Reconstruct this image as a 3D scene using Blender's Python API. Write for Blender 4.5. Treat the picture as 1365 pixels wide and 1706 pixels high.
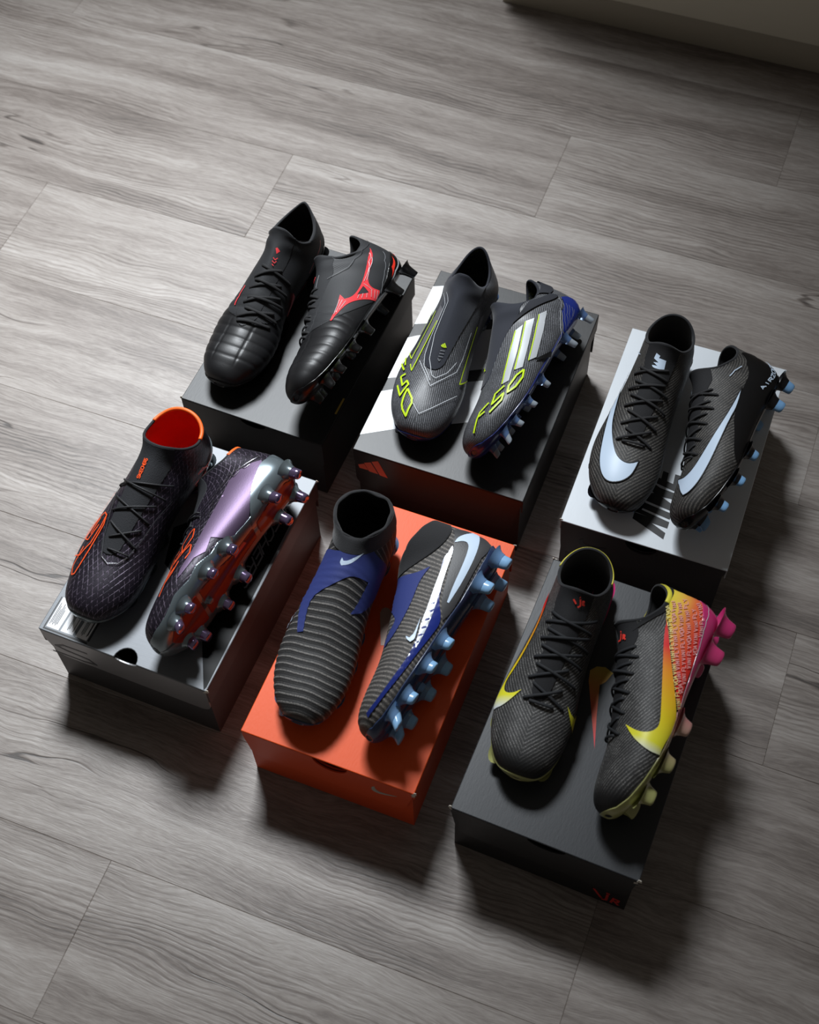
import bpy, bmesh, math, random
import numpy as np
from mathutils import Vector, Matrix
from mathutils.geometry import delaunay_2d_cdt

for _o in list(bpy.data.objects):
    bpy.data.objects.remove(_o, do_unlink=True)
SC = bpy.context.scene
COLL = SC.collection

# ------------------------------------------------------------------ camera
CAM_F, CAM_P, CAM_R, CAM_H = 2272.84, 1.018014, -0.042274, 1.628704      # focal length in px of a 1365x1706 frame, pitch, roll, height
cam = bpy.data.cameras.new('camera')
cam.sensor_fit = 'VERTICAL'; cam.sensor_height = 36.0
cam.lens = 36.0 * CAM_F / 1706.0
cam.clip_start = 0.05
cam.dof.use_dof = True; cam.dof.focus_distance = 1.78; cam.dof.aperture_fstop = 5.6
cam_o = bpy.data.objects.new('camera', cam); COLL.objects.link(cam_o)
_f = Vector((0, math.cos(CAM_P), -math.sin(CAM_P))); _u = Vector((0, math.sin(CAM_P), math.cos(CAM_P))); _x = Vector((1, 0, 0))
_X = _x*math.cos(CAM_R) + _u*math.sin(CAM_R); _U = -_x*math.sin(CAM_R) + _u*math.cos(CAM_R)
_m = Matrix((( _X.x, _U.x, -_f.x, 0), (_X.y, _U.y, -_f.y, 0), (_X.z, _U.z, -_f.z, CAM_H), (0, 0, 0, 1)))
cam_o.matrix_world = _m
SC.camera = cam_o

# ------------------------------------------------------------------ light
SC.view_settings.view_transform = 'Standard'; SC.view_settings.look = 'None'
SC.view_settings.gamma = 1.0; SC.view_settings.use_curve_mapping = False
SC.view_settings.exposure = 0.0
world = bpy.data.worlds.new('dim_room'); SC.world = world; world.use_nodes = True
world.node_tree.nodes['Background'].inputs[0].default_value = (1.0, 0.92, 0.83, 1)
world.node_tree.nodes['Background'].inputs[1].default_value = 0.072
def area(name, loc, target, sx, sy, power, col, spread):
    l = bpy.data.lights.new(name, 'AREA'); l.shape = 'RECTANGLE'; l.size = sx; l.size_y = sy
    l.energy = power; l.color = col; l.spread = math.radians(spread)
    o = bpy.data.objects.new(name, l); COLL.objects.link(o); o.location = loc
    o.rotation_euler = (Vector(target)-Vector(loc)).to_track_quat('-Z', 'Y').to_euler()
    return o
area('roof_window_light', (-0.34, 2.50, 2.75), (-0.50, 1.24, 0.0), 0.74, 0.60, 17.3, (0.91, 0.958, 1.0), 52)

# ---- boot surface core (numpy only) ----
COL=['Tx','Tz','Bx','Bz','hw','m','kt','kb','yc','yt']
BASE=np.array([
 # Tx    Tz    Bx    Bz    hw    m    kt   kb   yc     yt
 [.2865,.0330,.2860,.0255,.0070,.50,1.00,1.00,-.0075,.000],
 [.2840,.0435,.2815,.0205,.0190,.52, .95, .85,-.0070,.000],
 [.2740,.0525,.2690,.0165,.0315,.58, .90, .62,-.0058,.000],
 [.2520,.0590,.2450,.0142,.0420,.62, .88, .50,-.0030,-.001],
 [.2250,.0635,.2150,.0135,.0470,.63, .90, .46, .0000,-.002],
 [.2000,.0695,.1850,.0140,.0465,.62, .95, .46, .0022,-.003],
 [.1730,.0795,.1550,.0158,.0430,.61,1.00, .48, .0030,-.004],
 [.1470,.0895,.1220,.0175,.0395,.60,1.02, .52, .0026,-.004],
 [.1250,.0985,.0850,.0180,.0375,.60,1.02, .56, .0012,-.003],
 [.1090,.1050,.0450,.0180,.0365,.60,1.00, .54, .0000,-.001],
 [.0975,.1090,.0130,.0215,.0355,.60, .95, .66, .0000,.000],
 [.0900,.1120,.0010,.0450,.0335,.58, .92, .90, .0000,.000],
 [.0850,.1145,.0035,.0720,.0310,.56, .90, .92, .0000,.000],
 [.0815,.1165,.0085,.1000,.0290,.54, .90, .92, .0000,.000],
])
RIM=np.array([[0,.006],[25,.002],[48,-.010],[80,-.019],[115,-.015],[150,-.002],[180,.004]])
def spline(Y):
    Y=np.asarray(Y,float); n=len(Y)
    A=np.zeros((n,n)); R=np.zeros_like(Y)
    A[0,0]=2;A[0,1]=1;R[0]=3*(Y[1]-Y[0]); A[-1,-1]=2;A[-1,-2]=1;R[-1]=3*(Y[-1]-Y[-2])
    for i in range(1,n-1):
        A[i,i-1]=A[i,i+1]=1;A[i,i]=4;R[i]=3*(Y[i+1]-Y[i-1])
    D=np.linalg.solve(A,R)
    def ev(u):
        u=np.clip(np.asarray(u,float),0,n-1); i=np.minimum(u.astype(int),n-2); t=(u-i)[...,None]
        a,b,da,db=Y[i],Y[i+1],D[i],D[i+1]
        return a+t*(da+t*(3*(b-a)-2*da-db+t*(2*(a-b)+da+db)))
    return ev
class Boot:
    def __init__(s,lat,st=None,rim=None,scale=1.,disp=None,bump=None):
        s.st=(BASE if st is None else st).copy(); s.lat=lat; s.n=len(s.st); s.ev=spline(s.st)
        s.rim=RIM if rim is None else rim; s.k=scale; s.disp=disp; s.u1=s.n-1.
        # smooth periodic-ish rim profile
        a=np.radians(s.rim[:,0]); s._ra=np.linspace(0,np.pi,181); z=np.interp(s._ra,a,s.rim[:,1])
        zz=np.concatenate([z[:0:-1],z,z[-2::-1]]); g=np.exp(-.5*(np.arange(-30,31)/9.)**2); g/=g.sum()
        s._rz=np.convolve(zz,g,'same')[180:361]
    def raw(s,u,f):
        """u station coordinate, f angle -pi..pi (0 = top / instep ridge, + = lateral side)"""
        u=np.asarray(u,float); f=np.asarray(f,float)
        q=s.ev(u); Tx,Tz,Bx,Bz,hw,m,kt,kb,yc,yt=[q[...,i] for i in range(10)]
        al=(1-np.cos(f))/2; al=al+4*(m-.5)*al*(1-al)
        k=kt+(kb-kt)*al*al*(3-2*al)
        sn=np.sin(f); w=hw*np.sign(sn)*np.abs(sn)**k
        x=Tx+(Bx-Tx)*al; z=Tz+(Bz-Tz)*al; y=yc+yt*(1-al)+w
        e=np.clip((u-(s.n-6))/5.,0,1)**2
        z=z+e*np.interp(np.arccos(np.clip(np.cos(f),-1,1)),s._ra,s._rz)
        return np.stack([x,y*s.lat,z],-1)*s.k
    def S(s,u,f,off=0.):
        u=np.asarray(u,float); f=np.asarray(f,float)
        p=s.raw(u,f)
        d=0.
        if s.disp is not None: d=s.disp(u,f,p)
        return p+s.N(u,f)*(np.asarray(off+d)[...,None]) if (s.disp is not None or np.any(off)) else p
    def N(s,u,f):
        h=.02; hf=.01
        uc=np.clip(u,h,s.n-1-h)
        du=s.raw(uc+h,f)-s.raw(uc-h,f); df=s.raw(uc,f+hf)-s.raw(uc,f-hf)
        n=np.cross(du,df)*(-s.lat)
        l=np.linalg.norm(n,axis=-1,keepdims=True); n=n/np.maximum(l,1e-12)
        return n
def rotz(a): c,s=np.cos(a),np.sin(a); return np.array([[c,-s,0],[s,c,0],[0,0,1.]])
def rotx(a): c,s=np.cos(a),np.sin(a); return np.array([[1.,0,0],[0,c,-s],[0,s,c]])
def roty(a): c,s=np.cos(a),np.sin(a); return np.array([[c,0,s],[0,1.,0],[-s,0,c]])

def _geo():
    a = BASE.copy(); a[13, 3] -= .006; a[2:6, 4] *= .94; a[6:10, 4] *= .88; a[10:12, 4] *= .94; a[0:3, 8] += .005; a[3, 8] += .002; a[4:10, 6] *= 1.22; a[4:10, 5] += .04; a[12:14, 5] = (.50, .44); a[12:14, 7] = (1., 1.15)
    b = BASE.copy(); b[13, 3] -= .006; b[12:14, 4] -= (.002, .004); b[4:10, 6] *= 1.2; b[4:10, 5] += .04; b[6:10, 4] *= .94; b[12:14, 5] = (.52, .46); b[12:14, 7] = (.95, 1.0)
    d = BASE.copy(); d[11:14, 4] += (.0015, .004, .0065); d[0:3, 8] += .003
    e = BASE.copy(); e[10:14, 1] += np.array([.003, .006, .009, .011]); e[11:14, 3] += np.array([0., .003, .006]); e[11:14, 4] += (.0015, .004, .0055)
    c = BASE.copy(); c[11:14, 4] += (.001, .002, .0035)
    rA = np.array([[0, .009], [22, .004], [46, -.017], [85, -.024], [120, -.016], [150, -.001], [170, .011], [180, .013]])
    rB = np.array([[0, .009], [24, .005], [48, -.019], [85, -.025], [120, -.016], [148, .001], [170, .010], [180, .011]])
    rC = np.array([[0, .010], [20, .004], [46, -.012], [85, -.019], [120, -.013], [155, .000], [180, .004]])
    rD = np.array([[0, .006], [30, .003], [50, -.006], [85, -.014], [120, -.008], [155, .001], [180, .004]])
    rE = np.array([[0, -.012], [40, -.008], [90, -.002], [140, .0], [180, .0]])
    return dict(A=(a, rA), B=(b, rB), C=(c, rC), D=(d, rD), E=(e, rE), F=(c, rC))
GEO = _geo()
# ---- end core ----

POSES = {'A': {'box': [-0.14207, 1.22772, -0.43297, 0.32285, 0.21247, 0.12662], 'left': [-0.1243, 1.385, 0.12662, -2.02488], 'scale': 1.01121, 'right': [0.02035, 1.30252, 0.14386, -2.06796, 1.14819, -0.13434], 'studs': {'hl': [0.016, 0.022], 'hl2': [0.062, 0.027], 'hm': [0.02, -0.022], 'hm2': [0.062, -0.027], 'f1': [0.1545, 0.034], 'f2': [0.1955, 0.04], 'f3': [0.233, 0.038], 'f4': [0.2585, 0.026]}}, 'B': {'box': [0.10343, 1.12977, -0.40763, 0.33253, 0.2382, 0.13411], 'left': [0.11592, 1.28263, 0.13411, -1.98286], 'scale': 0.99734, 'right': [0.26289, 1.20285, 0.15502, -2.13152, 1.2313, -0.06777], 'studs': {'hl': [0.02125, 0.022], 'hl2': [0.076, 0.027], 'hm': [0.02, -0.022], 'hm2': [0.062, -0.027], 'f1': [0.1615, 0.034], 'f2': [0.20375, 0.04], 'f3': [0.23625, 0.038], 'f4': [0.26475, 0.026]}}, 'C': {'box': [0.35997, 1.01839, -0.39867, 0.33675, 0.21893, 0.12494], 'left': [0.36927, 1.15944, 0.12494, -2.00435], 'scale': 0.9829, 'right': [0.51348, 1.07996, 0.14324, -2.13655, 1.22964, -0.10338], 'studs': {'hl': [0.02, 0.022], 'hl2': [0.062, 0.027], 'hm': [0.02, -0.022], 'hm2': [0.062, -0.027], 'f1': [0.164, 0.034], 'f2': [0.214, 0.04], 'f3': [0.254, 0.034], 'f4': [0.263, -0.016]}}, 'D': {'box': [-0.29108, 0.87552, -0.42315, 0.32211, 0.23134, 0.13587], 'left': [-0.27017, 1.02893, 0.13587, -2.05376], 'scale': 1.00977, 'right': [-0.12033, 0.94211, 0.19788, -2.16194, 1.75349, 0.03673], 'studs': {'hl': [0.01875, 0.022], 'hl2': [0.06075, 0.027], 'hm': [0.0245, -0.022], 'hm2': [0.06, -0.027], 'f1': [0.148, 0.034], 'f2': [0.187, 0.04], 'f3': [0.2345, 0.038], 'f4': [0.26125, 0.026]}}, 'E': {'box': [-0.03891, 0.75407, -0.41041, 0.35484, 0.22077, 0.12273], 'left': [-0.03886, 0.90056, 0.12273, -1.95566], 'scale': 1.00786, 'right': [0.13026, 0.82378, 0.16584, -2.16863, 1.57253, -0.02204], 'studs': {'hl': [0.02325, 0.022], 'hl2': [0.06575, 0.027], 'hm': [0.02975, -0.022], 'hm2': [0.0615, -0.027], 'f1': [0.15625, 0.034], 'f2': [0.193, 0.04], 'f3': [0.2345, 0.038], 'f4': [0.27025, 0.026]}}, 'F': {'box': [0.20747, 0.63954, -0.4308, 0.35091, 0.22373, 0.13093], 'left': [0.22072, 0.80644, 0.13093, -2.01225], 'scale': 0.98227, 'right': [0.37495, 0.72127, 0.16548, -2.11257, 1.26376, -0.00497], 'studs': {'hl': [0.02, 0.022], 'hl2': [0.062, 0.027], 'hm': [0.02, -0.022], 'hm2': [0.062, -0.027], 'f1': [0.164, 0.034], 'f2': [0.214, 0.04], 'f3': [0.254, 0.034], 'f4': [0.263, -0.016]}}}
DECALS = {
'Al': [
 ('tongue_mark','red','fill',[[[9.491,-0.084],[9.644,-0.135],[9.33,-0.291],[8.975,-0.216]]],0,0.0011),
 ('tongue_mark','red','line',[[8.577,-0.139],[8.433,-0.239],[8.651,-0.311]],0.0012,0.0023),
 ('tongue_mark','red','line',[[8.315,-0.148],[8.197,-0.251],[8.39,-0.31]],0.0012,0.0023),
 ('tongue_mark','red','line',[[8.096,-0.179],[8.016,-0.266]],0.0012,0.0023),
 ('logo','red','line',[[11.363,-1.696],[10.13,-1.516],[9.23,-1.548],[8.637,-1.671]],0.0016,0.00198),
 ('logo','red','line',[[8.283,-1.995],[7.828,-1.949],[7.564,-2.063],[7.331,-1.851]],0.0014,0.0022),
 ('logo','red','fill',[[[7.307,-1.309],[7.264,-1.548],[6.805,-1.73],[6.3,-1.778],[6.257,-1.647],[6.788,-1.568]]],0,0.0022),
 ('logo','red','line',[[6.623,0.702],[6.025,0.687],[5.526,0.618]],0.0022,0.0022),
 ('heel_tag','silver','line',[[10.57,-1.887],[10.411,-1.948]],0.002,0.0022),
],
'Ar': [
 ('logo','red','fill',[[[11.834,1.811],[11.202,1.598],[10.808,1.509],[10.423,1.453],[10.003,1.426],[9.588,1.424],[9.266,1.443],[9.008,1.472],[8.799,1.504],[8.63,1.535],[8.488,1.573],[8.37,1.616],[8.277,1.666],[8.206,1.723],[8.156,1.787],[8.126,1.858],[8.117,1.961],[8.153,2.194],[8.071,2.253],[8.012,2.29],[7.945,2.322],[7.84,2.369],[7.626,2.466],[7.518,2.178],[7.468,2.05],[7.417,1.952],[7.355,1.857],[7.282,1.763],[7.201,1.678],[7.111,1.599],[7.012,1.525],[6.905,1.455],[6.79,1.394],[6.667,1.341],[6.534,1.296],[6.39,1.259],[6.235,1.222],[6.069,1.183],[5.842,1.133],[5.417,1.039],[5.455,0.999],[5.927,1.048],[6.192,1.067],[6.411,1.074],[6.693,1.073],[7.226,1.056],[6.979,1.221],[7.107,1.319],[7.193,1.368],[7.276,1.4],[7.37,1.425],[7.475,1.444],[7.602,1.459],[7.75,1.467],[7.919,1.47],[8.11,1.466],[8.352,1.446],[8.652,1.411],[9.027,1.367],[9.507,1.329],[10.002,1.324],[10.513,1.359],[11.059,1.466]],[[8.06,1.547],[7.792,1.833],[7.438,1.52]]],0,0.0011),
 ('logo_hatch','silver','line',[[8.198,1.519],[7.977,1.895]],0.00055,0.0016),
 ('logo_hatch','silver','line',[[6.888,1.171],[6.038,1.116]],0.00055,0.0016),
 ('logo_hatch','silver','line',[[6.858,1.276],[6.204,1.179]],0.00055,0.00176),
 ('logo_hatch','silver','line',[[6.865,1.094],[5.841,1.073]],0.00055,0.00198),
 ('logo_hatch','silver','line',[[7.469,1.568],[7.217,1.579]],0.00055,0.0022),
 ('logo_hatch','silver','line',[[7.594,1.668],[7.324,1.705]],0.00055,0.0022),
 ('logo_hatch','silver','line',[[7.698,1.78],[7.454,1.854]],0.00055,0.0022),
 ('logo_hatch','silver','line',[[7.953,1.858],[7.604,2.014]],0.00055,0.0022),
 ('logo_hatch','silver','line',[[8.024,1.974],[7.636,2.175]],0.00055,0.0022),
 ('logo_hatch','silver','line',[[8.063,2.098],[7.678,2.328]],0.00055,0.0022),
 ('logo_hatch','silver','line',[[11.058,1.479],[9.925,1.356],[9.141,1.421],[8.338,1.488]],0.00055,0.0022),
 ('logo_hatch','silver','line',[[10.428,1.436],[9.275,1.421],[8.443,1.538]],0.00055,0.0022),
 ('heel_accent','red2','fill',[[[10.808,2.307],[10.64,2.278],[10.345,2.387],[10.346,2.333],[10.645,2.39]],[[10.519,2.069],[9.974,2.108],[9.564,2.13],[9.018,2.267],[9.636,2.0]]],0,0.0022),
 ('heel_trim','silver','line',[[10.782,2.388],[10.166,2.282],[9.45,2.235],[8.805,2.431]],0.0022,0.0022),
 ('side_seam','grey','line',[[10.969,1.887],[10.062,1.74],[9.214,1.853],[8.578,2.046],[8.057,2.324]],0.0008,0.0022),
 ('tongue_edge','grey','line',[[9.128,0.258],[7.904,0.243]],0.001,0.0022),
 ('tongue_edge','red','line',[[9.135,0.077],[8.526,-0.038]],0.0014,0.0022),
 ('collar_seam','dkgrey','line',[[12.539,2.545],[12.017,1.531],[10.493,1.065],[9.439,0.956],[8.944,0.782],[8.501,0.572]],0.0008,0.0022),
],
'Bl': [
 ('stripe','bargrey','fill',[[[8.4,0.73],[8.061,0.493],[7.57,0.521],[7.127,0.544],[6.709,0.565],[6.305,0.578],[5.908,0.578],[5.511,0.565],[5.104,0.557],[4.669,0.57],[4.983,0.697],[5.455,0.716],[5.914,0.751],[6.371,0.769],[6.832,0.766],[7.31,0.756],[7.823,0.746]]],0,0.0011),
 ('stripe','bargrey','fill',[[[8.369,1.13],[7.728,0.993],[7.286,1.012],[6.866,1.034],[6.454,1.05],[6.032,1.029],[5.596,0.971],[5.74,1.121],[6.145,1.098],[6.553,1.104],[6.956,1.083],[7.376,1.065],[7.924,1.217]]],0,0.00132),
 ('stripe_outline','lime','line',[[8.152,1.048],[7.492,1.076],[6.878,1.103],[6.363,1.233],[5.754,1.157],[5.305,0.792],[5.813,0.827],[6.313,0.847],[6.811,0.833],[7.326,0.808],[7.986,0.839]],0.0014,0.0016),
 ('stripe_outline','lime','line',[[7.365,0.523],[6.892,0.55],[6.441,0.572],[6.001,0.579],[5.563,0.569],[5.114,0.561],[4.633,0.578],[5.003,0.712]],0.0014,0.00176),
 ('stripe','bargrey','fill',[[[8.731,-1.174],[8.437,-1.083],[7.756,-1.119],[7.137,-1.157],[6.689,-1.164],[6.237,-1.142],[5.77,-1.08],[5.294,-1.006],[4.809,-0.959],[5.279,-1.342],[5.859,-1.511],[6.369,-1.538],[6.806,-1.411],[7.247,-1.346],[7.702,-1.281],[8.188,-1.226]]],0,0.00198),
 ('stripe_outline','lime','line',[[7.866,-1.075],[7.349,-1.099],[6.856,-1.117],[6.364,-1.117],[5.859,-1.074],[5.341,-1.003],[4.809,-0.959],[5.286,-1.376]],0.0014,0.0022),
 ('lettering','lime','line',[[5.416,1.097],[5.073,1.162],[4.636,1.247]],0.0027,0.0022),
 ('lettering','lime','line',[[5.416,1.097],[4.941,0.884]],0.0027,0.0022),
 ('lettering','lime','line',[[5.064,1.133],[4.659,0.838]],0.0027,0.0022),
 ('lettering','lime','line',[[4.424,0.721],[4.261,0.872],[3.746,0.698],[4.028,0.6],[3.832,0.501],[3.174,0.663],[3.76,0.898]],0.0027,0.0022),
 ('lettering','lime','line',[[3.582,0.471],[3.123,0.227],[2.873,0.184],[2.054,0.334],[2.455,0.486],[2.721,0.524],[3.582,0.471]],0.0027,0.0022),
 ('tongue_logo','lime','fill',[[[6.118,-0.068],[6.165,-0.099],[6.064,-0.182],[6.065,-0.131]],[[6.184,-0.103],[6.236,-0.142],[6.087,-0.249],[6.066,-0.197]],[[6.248,-0.154],[6.293,-0.187],[6.123,-0.291],[6.089,-0.262]]],0,0.0022),
 ('piping','white','line',[[9.539,0.489],[8.706,0.358],[8.056,0.379],[7.514,0.379],[7.029,0.377],[6.574,0.373],[5.968,0.273],[5.386,0.177],[4.997,0.025],[4.587,-0.115],[4.533,-0.242],[5.005,-0.5],[5.707,-0.718]],0.0007,0.0022),
 ('piping','white','line',[[5.226,0.462],[4.811,0.243],[4.394,0.04],[4.002,-0.157],[4.516,-0.394],[4.906,-0.572],[5.293,-0.777],[6.029,-0.905],[6.48,-0.927],[6.932,-0.927],[7.397,-0.916]],0.0007,0.0022),
 ('piping','white','line',[[2.88,0.14],[2.406,-0.064],[2.968,-0.376],[3.347,-0.574],[3.749,-0.777],[4.183,-0.997]],0.0007,0.0022),
 ('piping','white','line',[[9.366,0.698],[8.443,0.46],[7.855,0.471],[7.348,0.474],[6.883,0.476],[6.441,0.475],[6.007,0.438],[5.582,0.394],[4.983,0.251],[4.302,-0.106]],0.0007,0.0022),
 ('tongue_logo','grey','line',[[5.886,-0.113],[5.934,-0.268]],0.0009,0.0022),
 ('tongue_logo','grey','line',[[5.742,-0.116],[5.791,-0.271]],0.0009,0.0022),
 ('tongue_logo','grey','line',[[5.61,-0.119],[5.646,-0.269]],0.0009,0.0022),
 ('tongue_logo','grey','line',[[5.512,-0.122],[5.407,-0.184],[5.5,-0.215]],0.0009,0.0022),
],
'Br': [
 ('stripe','silver','fill',[[[8.086,0.879],[8.495,0.995],[7.844,1.04],[7.257,1.071],[6.705,1.095],[6.1,1.092],[5.468,1.079],[4.833,1.081],[4.597,0.905],[5.179,0.884],[5.753,0.894],[6.313,0.903],[6.868,0.902],[7.449,0.896]]],0,0.0011),
 ('stripe','silver','fill',[[[8.76,1.016],[9.007,1.169],[8.37,1.231],[7.805,1.287],[7.273,1.333],[6.547,1.372],[5.8,1.397],[5.521,1.165],[6.15,1.155],[6.75,1.137],[7.361,1.11],[8.017,1.072]]],0,0.00132),
 ('stripe','silver','fill',[[[9.325,1.23],[9.605,1.359],[8.856,1.435],[8.242,1.547],[7.699,1.622],[7.169,1.69],[6.647,1.752],[6.28,1.518],[6.835,1.475],[7.394,1.425],[7.975,1.365],[8.6,1.294]]],0,0.00154),
 ('stripe_outline','lime','line',[[8.043,0.884],[7.3,0.897],[6.624,0.896],[5.965,0.893],[5.288,0.882],[4.597,0.905]],0.0014,0.00176),
 ('stripe_outline','lime','line',[[8.713,1.022],[7.835,1.092],[7.065,1.14],[6.56,1.155],[6.053,1.163],[5.521,1.165]],0.0014,0.00198),
 ('stripe_outline','lime','line',[[9.278,1.23],[8.448,1.316],[7.74,1.405],[7.002,1.469],[6.28,1.518]],0.0014,0.0022),
 ('lettering','lime','line',[[5.648,1.468],[5.174,1.51],[4.502,1.394],[4.091,1.222],[4.487,1.163],[5.161,1.274],[5.648,1.468]],0.0024,0.0022),
 ('lettering','lime','line',[[4.477,1.02],[3.977,0.854],[3.339,0.961],[3.764,1.055],[4.056,1.115],[3.658,1.195],[3.295,1.138],[2.942,1.067]],0.0024,0.0022),
 ('lettering','lime','line',[[3.467,0.815],[2.933,0.662],[2.549,0.692],[1.712,0.839]],0.0024,0.0022),
 ('lettering','lime','line',[[2.976,0.861],[2.703,0.709]],0.0024,0.0022),
 ('heel_panel','cobalt','fill',[[[10.801,1.806],[10.807,1.96],[10.781,2.054],[10.726,2.127],[10.648,2.201],[10.553,2.287],[10.468,2.392],[10.306,2.361],[10.223,2.467],[10.061,2.46],[9.926,2.514],[9.842,2.654],[9.579,2.678],[9.162,2.89],[9.124,2.855],[9.21,2.953],[9.099,2.873],[9.05,2.868],[9.044,2.921],[8.873,2.831],[8.735,2.795],[8.573,2.789],[8.293,2.824],[8.49,2.199],[8.754,2.008],[9.039,1.873],[9.52,1.737]]],0,0.0022),
 ('heel_line','grey','line',[[10.233,1.755],[9.518,1.804],[8.974,1.996],[8.574,2.31]],0.0005,0.0022),
 ('heel_line','grey','line',[[10.179,1.837],[9.337,1.939],[8.756,2.285]],0.0005,0.0022),
 ('heel_line','grey','line',[[10.07,1.924],[9.425,2.005],[8.944,2.262]],0.0005,0.0022),
 ('heel_line','grey','line',[[9.927,2.029],[9.139,2.236]],0.0005,0.0022),
 ('heel_line','grey','line',[[9.785,2.141],[9.344,2.209]],0.0005,0.0022),
 ('heel_edge','grey','line',[[10.749,1.72],[9.693,1.681],[8.955,1.903],[8.458,2.192],[8.21,2.789]],0.0015,0.0022),
 ('collar_band','collarb','fill',[[[12.584,-2.431],[12.424,-2.562],[12.883,-4.554],[12.58,-4.518],[12.295,-4.513],[12.031,-4.512],[11.78,-4.517],[11.471,-4.524],[11.028,-4.468],[10.875,-4.574],[10.788,-4.646],[10.713,-4.724],[10.629,-4.814],[10.535,-4.914],[10.408,-5.008],[10.253,-5.096],[10.074,-5.179],[9.879,-5.255],[9.667,-5.322],[9.442,-5.379],[9.141,-5.439],[8.588,-5.543],[8.829,-5.531],[9.01,-5.52],[9.212,-5.504],[9.468,-5.482],[9.801,-5.451],[10.184,-5.41],[10.653,-5.347],[11.25,-5.232]]],0,0.0022),
 ('dark_notch','black','fill',[[[6.547,1.759],[6.937,1.996],[7.347,2.275],[7.135,2.491],[6.446,1.765]]],0,0.0022),
 ('tongue_logo','lime','fill',[[[5.843,-0.022],[6.143,-0.077],[5.815,0.152]]],0,0.0022),
 ('piping','white','line',[[9.611,1.671],[9.023,1.809],[8.56,2.018],[8.197,2.316],[7.772,2.369],[7.328,2.415],[6.945,2.737],[6.413,2.842],[5.634,2.579],[5.032,2.614],[4.324,2.482],[3.902,2.429],[3.529,2.44]],0.0007,0.0022),
],
'Cl': [
 ('logo','paleblue','fill',[[[8.501,1.349],[7.962,1.287],[7.632,1.22],[7.429,1.286],[7.059,1.125],[6.702,1.018],[6.389,0.937],[6.114,0.869],[5.871,0.81],[5.658,0.756],[5.44,0.694],[5.215,0.627],[4.979,0.555],[4.73,0.481],[4.503,0.417],[4.302,0.359],[4.132,0.307],[3.993,0.258],[3.88,0.203],[3.791,0.143],[3.727,0.079],[3.688,0.017],[3.681,-0.036],[3.706,-0.096],[3.784,-0.173],[3.993,-0.316],[3.52,-0.28],[3.28,-0.253],[3.11,-0.218],[2.956,-0.17],[2.821,-0.111],[2.705,-0.048],[2.609,0.013],[2.535,0.088],[2.485,0.185],[2.475,0.281],[2.503,0.371],[2.566,0.449],[2.661,0.514],[2.779,0.569],[2.916,0.615],[3.073,0.654],[3.25,0.686],[3.435,0.712],[3.631,0.734],[3.839,0.751],[4.063,0.767],[4.336,0.788],[4.655,0.821],[5.011,0.874],[5.393,0.953],[5.746,1.044],[6.079,1.142],[6.398,1.252],[6.618,1.213],[6.903,1.3],[7.107,1.242],[7.403,1.344],[7.599,1.26],[7.861,1.348],[7.995,1.258],[8.226,1.348]]],0,0.0011),
 ('logo_edge','black','line',[[8.501,1.349],[7.962,1.287],[7.632,1.22],[7.429,1.286],[7.059,1.125],[6.702,1.018],[6.389,0.937],[6.114,0.869],[5.871,0.81],[5.658,0.756],[5.44,0.694],[5.215,0.627],[4.979,0.555],[4.73,0.481],[4.503,0.417],[4.302,0.359],[4.132,0.307],[3.993,0.258],[3.88,0.203],[3.791,0.143],[3.727,0.079],[3.688,0.017],[3.681,-0.036],[3.706,-0.096],[3.784,-0.173],[3.993,-0.316],[3.52,-0.28],[3.28,-0.253],[3.11,-0.218],[2.956,-0.17],[2.821,-0.111],[2.705,-0.048],[2.609,0.013],[2.535,0.088],[2.485,0.185],[2.475,0.281],[2.503,0.371],[2.566,0.449],[2.661,0.514],[2.779,0.569],[2.916,0.615],[3.073,0.654],[3.25,0.686],[3.435,0.712],[3.631,0.734],[3.839,0.751],[4.063,0.767],[4.336,0.788],[4.655,0.821],[5.011,0.874],[5.393,0.953],[5.746,1.044],[6.079,1.142],[6.398,1.252],[6.618,1.213],[6.903,1.3],[7.107,1.242],[7.403,1.344],[7.599,1.26],[7.861,1.348],[7.995,1.258],[8.226,1.348],[8.501,1.349]],0.0013,0.0016),
 ('tongue_logo','paleblue','fill',[[[10.92,0.16],[10.623,0.021],[10.25,0.036],[10.166,-0.195],[9.089,-0.218],[9.041,-0.013],[9.039,0.083],[9.062,0.138],[9.121,0.177],[9.266,0.21],[9.308,0.026],[9.584,0.182],[9.685,0.012],[10.041,0.188]]],0,0.00154),
 ('accent','paleblue','line',[[10.016,1.228],[9.943,0.88]],0.0011,0.00176),
],
'Cr': [
 ('heel_panel','heelc','fill',[[[12.753,1.948],[12.285,2.191],[12.031,2.287],[11.819,2.339],[11.569,2.161],[11.324,2.185],[11.093,2.186],[10.874,2.17],[10.681,2.26],[10.332,2.418],[9.85,2.339],[9.458,2.37],[9.21,2.456],[9.002,2.548],[8.817,2.623],[8.58,2.727],[8.2,2.744],[7.656,2.662],[7.001,2.572],[6.588,2.702],[5.902,2.411],[5.304,2.24],[4.513,2.105],[4.718,1.797],[4.902,1.681],[5.106,1.61],[5.356,1.56],[5.648,1.526],[5.923,1.496],[6.18,1.466],[6.419,1.434],[6.641,1.399],[6.926,1.381],[7.274,1.374],[7.685,1.373],[8.159,1.376],[8.59,1.372],[8.995,1.359],[9.383,1.342],[9.729,1.341],[10.128,1.347],[10.579,1.384],[11.341,1.488]]],0,0.0011),
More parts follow.
